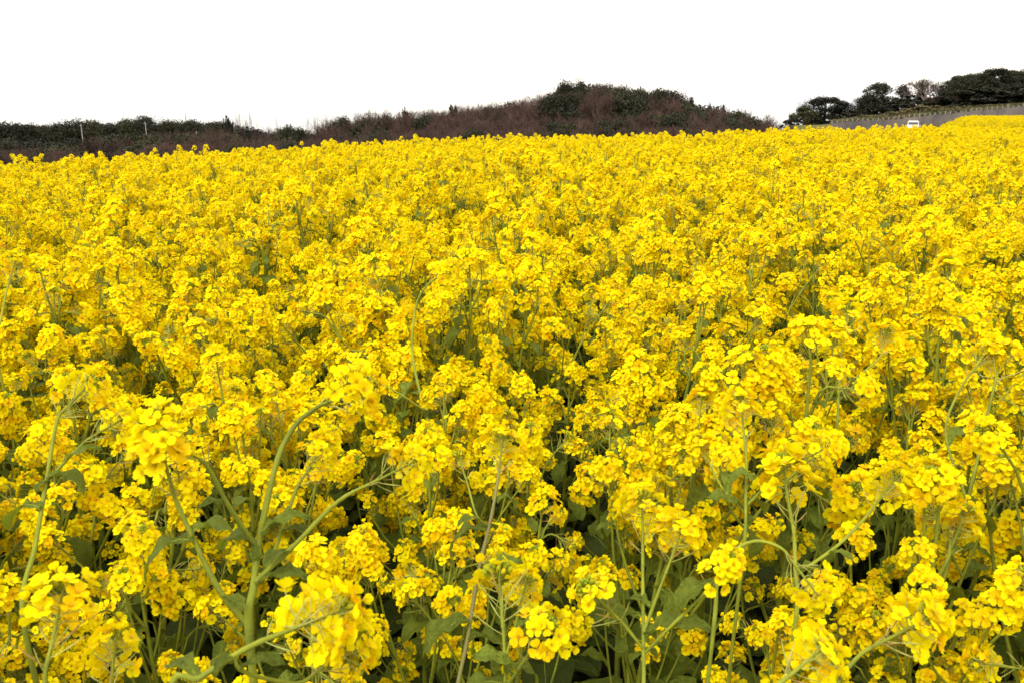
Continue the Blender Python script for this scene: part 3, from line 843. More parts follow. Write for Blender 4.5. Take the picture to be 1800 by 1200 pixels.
# low leaves covering the soil between the stems, their green darkened for shade
ROS = []
for k in range(5):
    rr = random.Random(900+k); g = Geo(); n = rr.randint(6, 9)
    for i in range(n):
        g.join(LEAVES[rr.choice([4, 5, 6, 5])], mx_leaf((0, 0, 0.02+0.02*i), i*GOLD, R(rr.uniform(-5, 40)), rr.uniform(0.7, 1.1)))
    g.mats = ['shadeleaf' if q == 'leaf' else q for q in g.mats]
    ROS.append(g.mesh('rosette_kind'))
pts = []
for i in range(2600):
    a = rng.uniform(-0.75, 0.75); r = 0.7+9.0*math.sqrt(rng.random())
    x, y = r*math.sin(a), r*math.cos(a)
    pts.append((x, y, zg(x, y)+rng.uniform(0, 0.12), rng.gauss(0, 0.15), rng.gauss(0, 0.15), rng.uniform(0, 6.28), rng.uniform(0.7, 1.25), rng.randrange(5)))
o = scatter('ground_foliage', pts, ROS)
tag(o, 'dark green crinkled leaves, darkened for shade, covering the soil under the rapeseed', 'foliage', kind='stuff')

# ------------------------------------------------------------------ trees
def leaf_cloud(g, rng, centre, rad, n, size, m, tint):
    A = np.random.RandomState(rng.randrange(1 << 30))
    d = A.normal(size=(n, 3)); d /= np.linalg.norm(d, axis=1)[:, None]
    rr = A.uniform(0.35, 1.05, (n, 1))
    P = np.array(centre)+d*rr*np.array(rad)
    a = A.normal(size=(n, 3)); a /= np.linalg.norm(a, axis=1)[:, None]
    b = np.cross(a, d+A.normal(size=(n, 3))*0.5); b /= np.linalg.norm(b, axis=1)[:, None]+1e-9
    s = size*A.uniform(0.6, 1.3, (n, 1))
    V = np.stack([P-a*s-b*s*0.5, P+a*s*0.2-b*s*0.7, P+a*s+b*s*0.4, P-a*s*0.3+b*s*0.7], 1).reshape(-1, 3)
    g.add(V, np.arange(4*n).reshape(-1, 4), m, np.clip(tint+A.uniform(-0.10, 0.10, n), 0, 1))
def evergreen(seed, h=8.0, w=6.5, trunk=0.2, n_cl=70, per=60, leaf=0.16, m='needle', open_=0.0, shape='round', bark='darkbark'):
    rng = random.Random(seed); gt, gc = Geo(), Geo()
    th = h*trunk; per = int(per*1.5); n_cl = int(n_cl*1.15)
    tube(gt, smooth_path([(0, 0, -0.5), (rng.uniform(-.1, .1), 0, min(th, h*0.5)), (rng.uniform(-.3, .3), rng.uniform(-.3, .3), h*0.6), (0, 0, h*0.85)], 4), np.linspace(h*0.022, h*0.006, 13), bark, 6)
    for i in range(n_cl):
        u = rng.random(); az = rng.uniform(0, 2*PI)
        if shape == 'round':
            t = rng.uniform(0.0, 1.0); prof = math.sin(PI*(0.16+0.80*t))**0.75
        elif shape == 'umbrella':
            t = rng.uniform(0.45, 1.0); prof = math.sqrt(max(0, 1-((t-0.45)/0.57)**2))
        else:
            t = rng.uniform(0.0, 1.0); prof = (1-t)**0.8*0.9+0.12
        rr = w/2*prof*(1-0.55*u*u) if shape != 'umbrella' else w/2*prof*math.sqrt(u)
        z = th*0.6+(h-th*0.6)*t*0.93
        c = (rr*math.cos(az)*0.88, rr*math.sin(az)*0.88, z)
        s = h*rng.uniform(0.055, 0.115)
        leaf_cloud(gc, rng, c, (s*1.15, s*1.15, s*1.1), per, leaf, m, rng.uniform(0.15, 0.55))
        if i % (2 if open_ else 4) == 0:
            base = np.array([0, 0, max(th*0.7, z*rng.uniform(0.35, 0.6))])
            tube(gt, bez(base, base*0.5+np.array(c)*0.5+np.array([0, 0, -0.1*h*0.3]), c, 6), np.linspace(h*0.008, h*0.002, 6), bark, 4)
    return gt, gc
def bare(seed, h=8.0, w=6.0, levels=5, bark='bark', twig='twig', split=3, thick=0.016, upright=0.5):
    rng = random.Random(seed); gt, gc = Geo(), Geo()
    def grow(p, d, L, r, lev):
        d = d/np.linalg.norm(d)
        bend = np.array([rng.uniform(-.15, .15), rng.uniform(-.15, .15), 0.12*upright])
        e = p+(d+bend)*L
        mid = (p+e)/2+np.array([rng.uniform(-.05, .05), rng.uniform(-.05, .05), 0])*L
        tube(gt if lev < 2 else gc, [p, mid, e], [r, r*0.85, r*0.68], bark if lev < 3 else twig, 5 if lev < 2 else 3)
        if lev >= levels: return
        n = split+(1 if lev >= 2 else 0)
        for k in range(n):
            fr = frame_from(d, rng.uniform(0, 6.28))
            a = R(rng.uniform(18, 48)); az = 2*PI*k/n+rng.uniform(-.5, .5)
            nd = fr@np.array([math.sin(a)*math.cos(az), math.sin(a)*math.sin(az), math.cos(a)])
            nd[2] += 0.12*upright
            start = p+(e-p)*rng.uniform(0.55, 1.0)
            grow(start, nd, L*rng.uniform(0.58, 0.80), r*rng.uniform(0.5, 0.66), lev+1)
    grow(np.array([0, 0, -0.3]), np.array([0, 0, 1.0]), h*0.30, h*thick, 0)
    P = np.vstack(gt.v+gc.v)
    sz = h/max(1e-6, P[:, 2].max()); sx = (w/2)/max(1e-6, np.percentile(np.hypot(P[:, 0], P[:, 1]), 97))
    for g in (gt, gc):
        for i in range(len(g.v)): g.v[i] = g.v[i]*np.array([sx, sx, sz])
    return gt, gc
def unit(gtc, h):                                        # meshes of height 1 for scaling
    out_ = []
    for g in gtc:
        for i in range(len(g.v)): g.v[i] = g.v[i]/h
        out_.append(g)
    return out_
EVER = [unit(evergreen(10+i, 8, w, 0.05, 105, 110, 0.095, mm), 8) for i, (w, mm) in enumerate([(6.5, 'needle'), (5.5, 'needle'), (7.0, 'olive'), (6, 'olive'), (5, 'needle')])]
BARE = [unit(bare(40+i, 8, w, 6, 'greybark', thick=0.02), 8) for i, w in enumerate([6.5, 5.5, 7.5, 6, 6.5])]
WOOD = []
for gt, gc in EVER+BARE:
    g = Geo(); g.join(gt); g.join(gc); WOOD.append(g.mesh('tree_kind', False))
wr = random.Random(31)
def sparse(px, lst):                                     # share of evergreens by column
    return I(px, *lst)
EV_B = ([0, 250, 300, 450, 500, 560, 600, 700, 900, 960, 1000, 1090, 1100, 1230, 1290, 1360], [.85, .8, .35, .1, .7, .75, .2, .15, .2, .3, .25, .3, .5, .35, .3, .35])
EV_A = ([0, 60, 180, 260, 330, 450, 560, 900, 1000, 1100, 1180, 1200, 1365], [.1, .3, .6, .3, .1, .25, .2, .12, .3, .5, .6, .3, .35])
EV_C = ([0, 600, 1370], [.92, .8, .5])
def woods(name, layers, x0, x1, label):
    pts = []
    for (D0, D1, fy, evs, hmin, hmax, step) in layers:
        for kk in range(int((x1-x0)/step)):
            px = x0+kk*step+wr.uniform(-step, step)
            if px > 1362 or px < x0 or px > x1: continue
            D = wr.uniform(D0, D1)
            a = math.atan((px-900)/1554); x, y = D*math.sin(a), D*math.cos(a)
            z = zg(x, y)-0.3
            front = 1-(D-D0)/(D1-D0)
            ytop = I(px, *fy)-2+abs(wr.gauss(0, 7))+front*12
            h = ztop(px, ytop, D)-z
            h = min(max(h, hmin), hmax)
            hm = ztop(px, I(px, *fy)-3, D)-z
            if hm < h: h = max(2.0, hm)
            ev = wr.random() < I(px, *evs)
            k = wr.randrange(5)+(0 if ev else 5)
            pts.append((x, y, z, 0, 0, wr.uniform(0, 6.28), h*(1.0 if ev else 1.05), k))
    o = scatter(name, pts, WOOD)
    return tag(o, label, 'woodland', kind='stuff')
woods('woods', [(262, 292, YC, EV_C, 5, 20, 9), (228, 256, YC, EV_C, 5, 14, 14), (180, 202, YB, EV_B, 6, 19, 9), (154, 176, YB, EV_B, 8, 13, 13), (128, 150, YA, EV_A, 8, 14, 10), (110, 126, YA, EV_A, 4, 8, 12)],
      -260, 590, 'dark low wood of evergreens and bare trees along the left horizon')
woods('hill_woods', [(184, 204, YB, EV_B, 7, 20, 7.5), (160, 180, YB, EV_B, 10, 16, 11), (132, 150, YA, EV_A, 8, 14, 9), (112, 128, YA, EV_A, 5, 9, 10)],
      575, 1370, 'dark brown wood covering the rounded hill in the centre')

def ind_tree(name, px, ytop, ybase, D, wpx, geos, label, cat='tree', group=None, rz=None):
    """a tree whose top is seen at ytop; ybase None: stands on the ground there"""
    p = at_h(px, ytop, D); x, y = p.x, p.y
    z = zg(x, y)-0.15 if ybase is None else at_h(px, ybase, D).z
    h = p.z-z
    o = empty(name, (x, y, z), wr.uniform(0, 6.28))
    gt, gc = geos
    P = np.vstack(gt.v+gc.v)
    H0 = P[:, 2].max(); W0 = np.percentile(np.hypot(P[:, 0], P[:, 1]), 96)*2
    wm_ = wpx*D*0.00064
    s = Matrix.Diagonal((wm_/W0, wm_/W0, h/H0, 1))
    a = link('trunk', gt.mesh('trunk', False), o, s)
    b = link('crown', gc.mesh('crown', False), o, s)
    return tag(o, label, cat, group)
GR = 'trees on the rise beyond the fence'
ind_tree('evergreen_tree', 1416, 186, None, 127, 50, evergreen(201, 6, 6, 0.05, 70, 60, 0.13, 'olive'), 'low olive green domed tree at the left end of the right-hand tree row', group=GR)
ind_tree('evergreen_tree', 1453, 168, None, 131, 90, evergreen(202, 8, 8.5, 0.12, 105, 70, 0.13, 'needle', open_=1), 'broad flat-topped evergreen with sky gaps beneath its crown', group=GR)
ind_tree('evergreen_tree', 1462, 190, None, 134, 66, evergreen(212, 6, 7, 0.05, 60, 60, 0.13, 'needle'), 'dark bushy evergreen filling in under the flat-topped tree', group=GR)
ind_tree('shrub', 1397, 206, None, 126, 26, evergreen(301, 4, 4.5, 0.0, 40, 60, 0.12, 'needle'), 'dark shrub between the tiny lone conifer and the olive domed tree', 'shrub', GR)
ind_tree('bare_tree', 1503, 170, None, 134, 44, bare(203, 7, 5, 6, 'palebark', 'palebark'), 'pale leafless tree between two dark evergreens', group=GR)
ind_tree('bare_tree', 1404, 176, None, 128, 26, bare(204, 7, 3, 4, 'palebark', 'palebark', thick=0.01), 'thin bare sapling sticking out left of the flat-topped evergreen', group=GR)
ind_tree('bare_tree', 1420, 168, None, 136, 30, bare(214, 7, 3, 4, 'palebark', 'palebark', thick=0.01), 'small leafless tree with its twigs showing above the olive dome', group=GR)
ind_tree('evergreen_tree', 1545, 143, None, 132, 62, evergreen(205, 9, 7, 0.04, 90, 60, 0.14, 'needle', open_=1), 'tall ragged-topped evergreen left of the open spreading tree', group=GR)
ind_tree('evergreen_tree', 1527, 165, None, 130, 42, evergreen(206, 7, 6, 0.05, 70, 60, 0.14, 'needle'), 'shorter round evergreen against the foot of the ragged tall one', group=GR)
ind_tree('evergreen_tree', 1589, 148, None, 134, 34, evergreen(207, 8, 4, 0.12, 44, 50, 0.13, 'needle', open_=1), 'narrow loose-crowned evergreen standing alone in a sky gap', group=GR)
ind_tree('evergreen_tree', 1617, 158, None, 135, 32, evergreen(217, 8, 4, 0.4, 30, 44, 0.13, 'needle', shape='umbrella', open_=1), 'small clumpy evergreen leaning on the open spreading tree', group=GR)
gt, gc = bare(208, 8, 8, 6, 'palebark', 'greybark', split=3, thick=0.024)
g2 = evergreen(218, 8, 7.2, 0.70, 15, 34, 0.10, 'olive', shape='umbrella')[1]
gc.join(g2)
ind_tree('spreading_tree', 1636, 136, None, 131, 78, (gt, gc), 'open fan-shaped spreading tree with a pale trunk and thin green top', group=GR)
for i, (px, yt, w_, lb) in enumerate([(1688, 131, 50, 'dark evergreen starting the solid dark mass, right of the fan-shaped tree'),
        (1716, 126, 50, 'second rounded dark crown in the solid dark mass at right'),
        (1752, 117, 62, 'highest broad dark evergreen crown near the right edge'),
        (1790, 121, 50, 'dark evergreen cut by the right edge of the picture'),
        (1826, 128, 60, 'dark evergreen just past the right edge')]):
    ind_tree('evergreen_tree', px, yt, None, 132+(i % 2)*4, w_*1.3, evergreen(220+i, 6.6, 7.2, 0.0, 170, 100, 0.10, 'needle'), lb, group=GR)
for i, (px, yt, w_) in enumerate([(1600, 182, 50), (1630, 184, 44), (1660, 172, 50), (1575, 186, 44), (1650, 180, 30), (1700, 165, 70), (1735, 160, 70), (1775, 160, 70), (1812, 160, 60), (1490, 202, 36)]):
    lbs = ['dark shrub below the narrow evergreen', 'dark shrub at the foot of the fan-shaped tree', 'reddish dark shrub right of the pale trunk', 'dark shrub below the ragged evergreen',
           'small dark shrub touching the pale trunk', 'dark undergrowth shrub beneath the second rounded crown', 'dark shrub beneath the highest crown', 'dark shrub below the edge trees', 'dark shrub at the right picture edge',
           'dark shrub below the pale leafless tree']
    gg = evergreen(240+i, 4, 4.5, 0.0, 40, 60, 0.13, 'needle') if i not in (2,) else bare(262, 4, 4, 5, 'bark', 'twig')
    ind_tree('shrub', px, yt-9, None, 129 if i < 5 else 130, w_*1.6, gg, lbs[i], 'shrub', 'dark shrubs under the trees on the rise')
for i, (px, yt, w_, D) in enumerate([(1518, 206, 26, 124), (1545, 206, 22, 123), (1568, 199, 30, 124), (1592, 194, 34, 125), (1624, 188, 30, 126), (1606, 192, 20, 127), (1646, 189, 24, 126), (1672, 190, 26, 126), (1700, 190, 24, 126), (1500, 211, 22, 122), (1478, 213, 22, 121), (1730, 188, 26, 126)]):
    lbs = ['tawny bush on the grassy bank below the dark shrub', 'low tawny bush beside the first bank bush', 'wide yellow-green bush halfway up the bank', 'tallest tawny bush on the bank', 'round tawny bush below the fan-shaped tree',
           'small brown bush between two larger bank bushes', 'bush right of the pale trunk on the bank', 'low brown bush under the dark mass', 'faded bush where the bank meets the fence', 'bush at the lower left of the bank', 'leftmost low bush behind the fence end', 'last tawny bush toward the right along the fence']
    ind_tree('bush', px, yt-4, None, D-4, w_*1.15, evergreen(280+i, 2, 2.6, 0.0, 26, 60, 0.09, 'tawny'), lbs[i], 'bush', 'tawny bushes on the grassy bank')
ind_tree('conifer', 1383, 211, None, 128, 20, evergreen(300, 4, 2.6, 0.05, 30, 50, 0.12, 'needle', shape='cone'), 'tiny dark conifer alone in the gap between hill and tree row')
# single trees that stand out of the woods
def dome(seed, m='needle', w=7.5): return evergreen(seed, 18, w, 1.08, 64, 100, 0.17, m)

GL = 'trees standing out above the left wood'
ind_tree('conifer', 398, 203, None, 200, 34, evergreen(310, 9, 6, 0.1, 60, 46, 0.2, 'needle', shape='cone', open_=1), 'ragged dark conifer poking above the left wood', group=GL)
for i, (px, yt, w_, lb) in enumerate([(412, 198, 26, 'faint bare tree right behind the ragged conifer'), (423, 196, 18, 'slender leafless tree in the middle of the skyline row'), (436, 205, 20, 'short leafless tree beside the lattice mast'),
        (478, 209, 26, 'lone pale leafless tree standing in the dip of the skyline'), (452, 210, 16, 'faint low leafless tree before the skyline dip'), (540, 207, 26, 'spreading pale leafless tree left of the round evergreen'),
        (556, 198, 30, 'taller spreading leafless tree on the skyline left of the round evergreen'), (572, 200, 22, 'leafless tree touching the round evergreen')]):
    ind_tree('bare_tree', px, yt-4, None, 205, w_, bare(320+i, 8, 5, 5, 'palebark', 'palebark', thick=0.019), lb, group=GL)
ind_tree('evergreen_tree', 601, 199, None, 185, 46, dome(330), 'round dark evergreen where the left wood meets the hill', group=GL)
ind_tree('evergreen_tree', 505, 217, None, 180, 44, dome(331), 'wide dark evergreen mound right of the skyline dip', group=GL)
ind_tree('evergreen_tree', 530, 221, None, 172, 44, dome(332), 'dark evergreen mound beside the wide one', group=GL)
for i, (px, yt, w_, kind_, lb) in enumerate([(14, 211, 62, 'needle', 'dark rounded evergreen crown in the far left corner of the skyline'), (52, 215, 46, 'needle', 'second dark crown from the left edge, just before the skyline dip'),
        (98, 214, 40, 'needle', 'small dark crown climbing out of the leftmost skyline dip'), (124, 206, 60, 'needle', 'broad dark crown just left of the tallest pale pole'), (160, 210, 48, 'olive', 'olive crown just right of the tallest pale pole'),
        (192, 212, 44, 'needle', 'low dark crown midway between the two left poles'), (224, 205, 40, 'olive', 'olive crown a little left of the short pale pole'), (256, 202, 52, 'needle', 'highest dark crown of the left wood above the short pole'),
        (296, 206, 50, 'olive', 'olive crown on the slope left of the lone radio mast'), (334, 209, 48, 'needle', 'dark crown right below the lone radio mast'), (368, 211, 44, 'olive', 'olive crown between the radio mast and the ragged conifer')]):
    ind_tree('evergreen_tree', px, yt, None, 256, w_*1.1, dome(400+i, kind_, 8.5), lb, group=GL)
GH = 'trees standing out on the central hill'
for i, (px, yt, w_, lb) in enumerate([(626, 202, 54, 'brown rounded leafless crown where the hill begins to rise'), (660, 195, 56, 'brown rounded leafless crown between the hill foot and the dark clump'), (694, 190, 44, 'brown leafless crown just left of the dark clump'),
        (770, 187, 46, 'brown leafless crown left of the two narrow evergreens'), (884, 170, 56, 'brown domed leafless crown on the rising hill line'), (918, 166, 48, 'brown leafless crown left of the fine-twigged pair'), (1344, 205, 36, 'low leafless tree at the right tip of the hill'), (1322, 199, 36, 'brown leafless tree above the right tip of the hill')]):
    ind_tree('bare_tree', px, yt, None, 179, w_, bare(420+i, 14, 7, 6, 'greybark', 'twig', thick=0.014), lb, group=GH)

ind_tree('evergreen_tree', 793, 180, None, 180, 16, evergreen(340, 8, 3.2, 0.1, 50, 46, 0.16, 'needle'), 'narrow upright evergreen on the left shoulder of the hill', group=GH)
ind_tree('evergreen_tree', 801, 181, None, 183, 14, evergreen(341, 8, 3.2, 0.1, 44, 46, 0.16, 'needle'), 'second narrow evergreen touching the first on the hill shoulder', group=GH)
ind_tree('evergreen_tree', 712, 187, None, 180, 26, evergreen(342, 8, 4.5, 0.1, 60, 46, 0.17, 'needle'), 'dark evergreen clump on the lower left of the hill', group=GH)
for i, (px, yt, w_, lb) in enumerate([(735, 183, 30, 'wispy leafless tree above the dark clump on the hill'), (752, 184, 26, 'faint leafless treetops left of the narrow evergreens'), (815, 181, 26, 'leafless tree right of the narrow evergreens'),
        (838, 169, 34, 'wispy spreading leafless tree on the rising hill line'), (855, 171, 26, 'leafless tree beside the wispy spreading one'), (945, 153, 34, 'fine-twigged leafless tree left of the summit'), (966, 151, 30, 'fine-twigged leafless tree closest to the summit clump')]):
    ind_tree('bare_tree', px, yt, None, 192, w_, bare(350+i, 8, 6, 6, 'bark', 'palebark', thick=0.01), lb, group=GH)
for i, (px, yt, w_, lb) in enumerate([(995, 139, 34, 'ragged evergreen at the left end of the summit'), (1018, 137, 30, 'evergreen treetop on the summit'), (1074, 143, 40, 'evergreen crown right of the big bare summit tree'), (1096, 147, 40, 'drooping evergreen before the notch in the hill line'),
        (1128, 150, 32, 'evergreen just right of the notch in the hill line'), (1160, 154, 40, 'evergreen on the level part right of the notch'), (1183, 157, 42, 'broad evergreen at the right shoulder of the hill'), (1216, 168, 26, 'pointed pine on the right slope of the hill'),
        (1248, 178, 18, 'small pointed evergreen further down the right slope'), (1272, 183, 16, 'spiky treetop midway down the right slope'), (1300, 190, 30, 'flat thin-crowned tree near the foot of the right slope')]):
    ind_tree('evergreen_tree', px, yt-1, None, 178, w_*(1.0 if i in (7, 8, 9) else 1.35), evergreen(360+i, 8, 6.5, 0.08, 80, 46, 0.17, 'needle', shape='cone') if i in (7, 8, 9) else dome(360+i, 'olive' if i in (2, 3, 4, 10) else 'needle'), lb, group=GH)
for i, (px, yt, w_, D, lb) in enumerate([(1045, 140, 70, 176, 'big domed leafless tree on the summit with many fine branches'), (985, 168, 60, 168, 'leafless tree with pale trunks below the summit clump'), (1110, 178, 60, 165, 'spreading leafless tree with a pale forked trunk under the notch'),
        (1240, 196, 70, 158, 'rounded brown leafless tree on the right slope'), (800, 212, 90, 150, 'wide low brown leafless tree in front of the narrow evergreens'), (640, 226, 80, 150, 'wide brown leafless tree at the left foot of the hill'),
        (1072, 158, 64, 163, 'tall leafless tree with pale spreading limbs below the big domed one'), (1020, 172, 56, 158, 'leafless tree with a straight pale trunk under the summit treetops'), (930, 178, 60, 165, 'leafless tree with twisting pale limbs left below the summit'),
        (690, 205, 64, 158, 'dull brown leafless tree below the dark clump'), (870, 192, 64, 160, 'leafless tree under the wispy ones on the rising hill line'), (1165, 186, 60, 158, 'leafless tree below the level part right of the notch')]):
    ind_tree('bare_tree', px, yt, None, D, w_, bare(380+i, 8, 7, 6, 'palebark' if i in (1, 2, 6, 7, 8, 10) else 'greybark', 'twig', thick=0.02), lb, group=GH)

# ------------------------------------------------------------------ grey windbreak fence on the rise
M['fence'] = mat('grey_mesh_cloth', (0.20, 0.165, 0.145), 0.9, noise=1.0, nscale=1.0, dark=(0.085, 0.080, 0.085), nvec=(0.55, 0.55, 0.22))
M['steel'] = mat('weathered_post', (0.24, 0.225, 0.21), 0.7)
M['concrete'] = mat('pale_concrete', (0.36, 0.345, 0.33), 0.8)
fx = list(np.arange(1464, 1960, 9.0))
def fpt(px): p = at_h(px, 200, 114.9); return p.x, p.y
fr0 = fpt(fx[0])
fence = empty('windbreak_fence', (fr0[0], fr0[1], z_walltop(fx[0])-2.2))
fl = np.array(fence.location)
g = Geo()
prng = random.Random(8)
sub = 4
pp = np.linspace(fx[0], fx[-1], (len(fx)-1)*sub+1)
V = []
for i, px in enumerate(pp):
    x, y = fpt(px); rr = prng.uniform(-0.02, 0.02)
    zt = z_walltop(px)+prng.uniform(-0.16, 0.08)
    for z, o_ in ((zt-2.3, 0), (zt-1.4, rr), (zt-0.7, -rr), (zt, 0)):
        V.append((x-fl[0]+o_*0.2, y-fl[1]+o_-0.06, z-fl[2]))
n4 = len(pp)
g.add(V, [(i*4+j, (i+1)*4+j, (i+1)*4+j+1, i*4+j+1) for i in range(n4-1) for j in range(3)], 'fence')
link('netting', g.mesh('netting', False), fence)
for px in fx:
    x, y = fpt(px); zt = z_walltop(px)
    g = Geo(); b = np.array([x-fl[0], y-fl[1]+0.02, zt-2.4-fl[2]])
    tube(g, [b, b+np.array([0, 0, 2.5+prng.uniform(0.0, 0.25)])], [0.06, 0.06], 'steel', 6)
    link('post', g.mesh('post', False), fence)
tag(fence, 'long grey mesh windbreak fence on posts climbing behind the far yellow field', 'fence')

TUFT = []
for k, mm in enumerate(['tawny', 'olive', 'tawny', 'grasstuft']):
    if mm == 'grasstuft': M['grasstuft'] = mat('grass_tuft', (0.11, 0.135, 0.035), 0.8, trans=0.1)
    g = Geo(); tr_ = random.Random(700+k)
    for q in range(5): leaf_cloud(g, tr_, (tr_.uniform(-.3, .3), tr_.uniform(-.3, .3), 0.12), (0.28, 0.28, 0.22), 40, 0.06, mm, tr_.uniform(0, 1))
    TUFT.append(g.mesh('tuft_kind', False))
pts = []
for i in range(2600):
    px = prng.uniform(1470, 1900); D = prng.uniform(115.9, 128) if i > 700 else prng.uniform(113.2, 114.6)
    a = math.atan((px-900)/1554); x, y = D*math.sin(a), D*math.cos(a)
    k = prng.choice([0, 1, 2, 1, 3]) if math.sin(px*0.05+D*0.7) > 0.2 else prng.choice([0, 2])
    pts.append((x, y, zg(x, y), 0, 0, prng.uniform(0, 6), prng.uniform(0.6, 1.5)*(1.0 if i > 700 else 1.3), k))
o = scatter('bank_grass', pts, TUFT)
tag(o, 'tawny and green rough grass on the bank and along the fence foot', 'grass', kind='stuff')

# ------------------------------------------------------------------ small white van parked by the fence
def rbox(g, c, s, m, taper=1.0, bev=0.06):
    """box with cut edges; taper narrows the top in x and y"""
    x, y, z = s[0]/2, s[1]/2, s[2]/2; b = min(bev, x*0.45, y*0.45, z*0.45)
    rings = []
    for (zz, k, t) in ((-z, b, 1.0), (-z+b, 0, 1.0), (z-b, 0, taper), (z, b, taper)):
        X, Y = (x-k)*t, (y-k)*t
        rings.append([(X-b, -Y, zz), (X, -Y+b, zz), (X, Y-b, zz), (X-b, Y, zz), (-X+b, Y, zz), (-X, Y-b, zz), (-X, -Y+b, zz), (-X+b, -Y, zz)])
    V = [np.array(p)+np.array(c) for r_ in rings for p in r_]
    F = [(i*8+j, i*8+(j+1) % 8, (i+1)*8+(j+1) % 8, (i+1)*8+j) for i in range(3) for j in range(8)]
    F += [(0, 7, 6, 1), (1, 6, 5, 2), (2, 5, 4, 3), (24, 25, 30, 31), (25, 26, 29, 30), (26, 27, 28, 29)]
    g.add(V, F, m)
M['white'] = mat('white_paint', (0.62, 0.62, 0.61), 0.4, spec=0.4)
M['glass'] = mat('dark_glass', (0.10, 0.11, 0.12), 0.12, spec=0.8)
M['rubber'] = mat('rubber', (0.03, 0.03, 0.03), 0.8)
M['lamp'] = mat('lamp_lens', (0.7, 0.7, 0.68), 0.15, spec=0.8)
M['rimm'] = mat('wheel_metal', (0.5, 0.5, 0.5), 0.4)
vp = at_h(1606, 213, 112)
van = empty('small_van', (vp.x, vp.y, vp.z-1.80), -math.atan2(vp.x, vp.y)+0.0)
van.scale = (0.92, 0.92, 1.0)
zv = zg(vp.x, vp.y)
g = Geo(); rbox(g, (0, 1.6, 0.72), (1.44, 3.1, 0.86), 'white', 1.0, 0.10); rbox(g, (0, 1.72, 1.44), (1.40, 2.8, 0.72), 'white', 0.90, 0.10); rbox(g, (0, 0.08, 0.42), (1.42, 0.16, 0.26), 'white', 1, 0.04)
link('body', g.mesh('body', False), van)
g = Geo(); rbox(g, (0, 0.42, 1.42), (1.16, 0.10, 0.46), 'glass', 0.92, 0.02); link('windscreen', g.mesh('windscreen', False), van)
for s in (-1, 1):
    g = Geo(); rbox(g, (s*0.668, 1.5, 1.42), (0.05, 2.0, 0.40), 'glass', 1, 0.01); link('side_window', g.mesh('side_window', False), van)
    g = Geo(); rbox(g, (s*0.52, 0.03, 0.74), (0.26, 0.08, 0.18), 'lamp', 1, 0.03); link('headlight', g.mesh('headlight', False), van)
    g = Geo(); rbox(g, (s*0.80, 0.45, 1.22), (0.12, 0.06, 0.22), 'white', 1, 0.02); link('mirror', g.mesh('mirror', False), van)
    for y_ in (0.55, 2.55):
        wh = empty('wheel', (s*0.66, y_, 0.28)); wh.parent = van
        g = Geo(); c = [(0.07*math.cos(a)*0+s*t, 0, 0) for a, t in ((0, -0.07), (0, 0.07))]
        tube(g, [(-0.075, 0, 0), (-0.06, 0, 0), (0.06, 0, 0), (0.075, 0, 0)], [0.22, 0.28, 0.28, 0.22], 'rubber', 20)
        link('tyre', g.mesh('tyre', False), wh)
        g = Geo(); tube(g, [(-0.078, 0, 0), (-0.03, 0, 0), (0.03, 0, 0), (0.078, 0, 0)], [0.17, 0.16, 0.16, 0.17], 'rimm', 16); link('rim', g.mesh('rim', False), wh)
tag(van, 'small white van parked near the grey fence, half hidden by blossom', 'van')
# packed earth of the track the van stands on
g = Geo(); V = []
tr = [(px, D) for px, D in ((1470, 100), (1520, 102), (1560, 103.5), (1605, 104.8), (1640, 106), (1680, 108), (1720, 110))]
for px, D in tr:
    for dd in (-3.0, 3.0):
        p = at_h(px, 220, D+dd); V.append((p.x, p.y, max(zg(p.x, p.y), vp.z-1.84)+0.02))
M['track'] = mat('sandy_track', (0.42, 0.34, 0.24), 0.95, noise=0.4, nscale=1.2)
g.add(V, [(2*i, 2*i+2, 2*i+3, 2*i+1) for i in range(len(tr)-1)], 'track')
tag(link('path', g.mesh('path', False)), kind='structure')

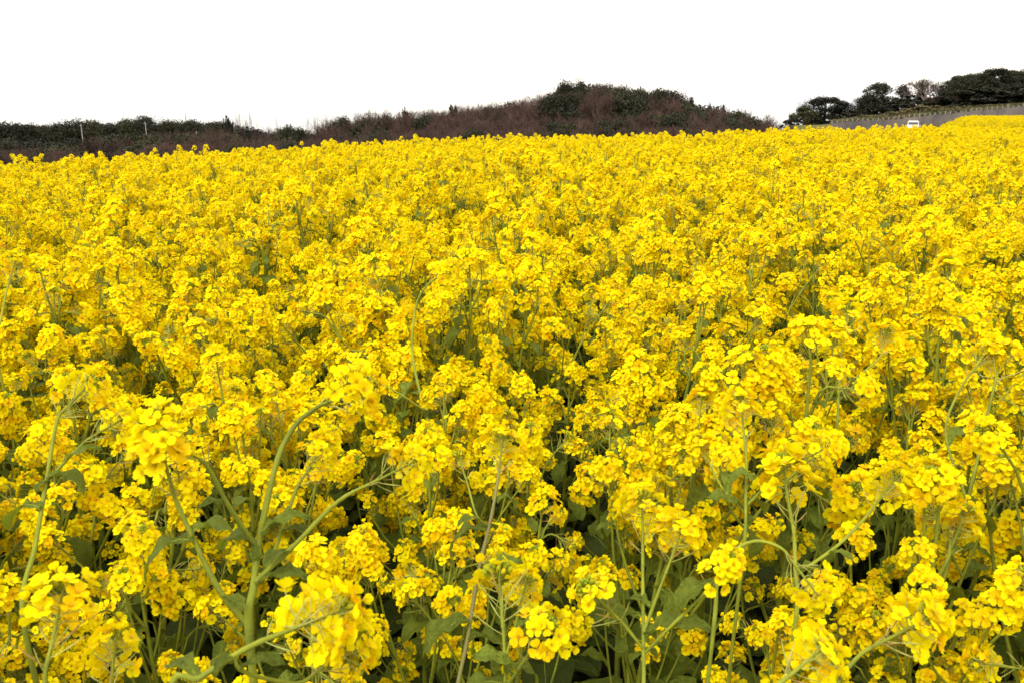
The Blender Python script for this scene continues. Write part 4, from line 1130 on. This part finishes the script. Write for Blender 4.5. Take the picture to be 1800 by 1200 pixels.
# ------------------------------------------------------------------ poles and masts on the left
def pole(px, yt, yb, D, label):
    p = at_h(px, yt, D); b = at_h(px, yb, D); z0 = min(zg(p.x, p.y), b.z)
    h = p.z-z0
    o = empty('utility_pole', (p.x, p.y, z0)); g = Geo()
    tube(g, [(0, 0, 0), (0, 0, h*0.5), (0, 0, h)], [0.11, 0.10, 0.09], 'concrete', 8); link('pole', g.mesh('pole'), o)
    g = Geo(); tube(g, [(-0.45, 0, h-0.4), (0.45, 0, h-0.4)], [0.04, 0.04], 'steel', 4); link('crossarm', g.mesh('crossarm'), o)
    tag(o, label, 'utility pole', 'concrete utility poles in the left wood')
pole(142, 218, 236, 208, 'tallest pale concrete pole standing in front of the far left wood')
pole(255, 215, 228, 208, 'short pale pole below the skyline left of the ragged conifer')
pole(345, 231, 244, 206, 'small pale pole low in the brown part of the left wood')
M['mast'] = mat('mast_paint', (0.42, 0.38, 0.38), 0.6)
def mast(px, yt, yb, D, label, wd):
    p = at_h(px, yt, D); z0 = at_h(px, yb, D).z; h = p.z-z0
    o = empty('lattice_mast', (p.x, p.y, z0)); g = Geo()
    for sx in (-1, 1):
        for sy in (-1, 1):
            tube(g, [(sx*wd, sy*wd, 0), (sx*wd*0.25, sy*wd*0.25, h*0.7), (0, 0, h*0.72)], [0.06, 0.05, 0.05], 'mast', 4)
    for k in range(9):
        z1, z2 = h*0.7*k/9, h*0.7*(k+1)/9; w1, w2 = wd*(1-0.75*k/9), wd*(1-0.75*(k+1)/9)
        for (a, b_) in (((-1, -1), (1, -1)), ((1, -1), (1, 1)), ((1, 1), (-1, 1)), ((-1, 1), (-1, -1))):
            tube(g, [(a[0]*w1, a[1]*w1, z1), (b_[0]*w2, b_[1]*w2, z2)], [0.03, 0.03], 'mast', 3)
    link('lattice_tower', g.mesh('lattice_tower'), o)
    g = Geo(); tube(g, [(0, 0, h*0.68), (0, 0, h)], [0.10, 0.07], 'mast', 5); link('antenna', g.mesh('antenna'), o)
    tag(o, label, 'radio mast', 'thin radio masts on the left skyline')
mast(325, 194, 232, 330, 'faint thin radio mast alone on the left skyline', 0.3)
mast(438, 191, 232, 320, 'thin radio mast rising among the leafless skyline trees', 0.35)
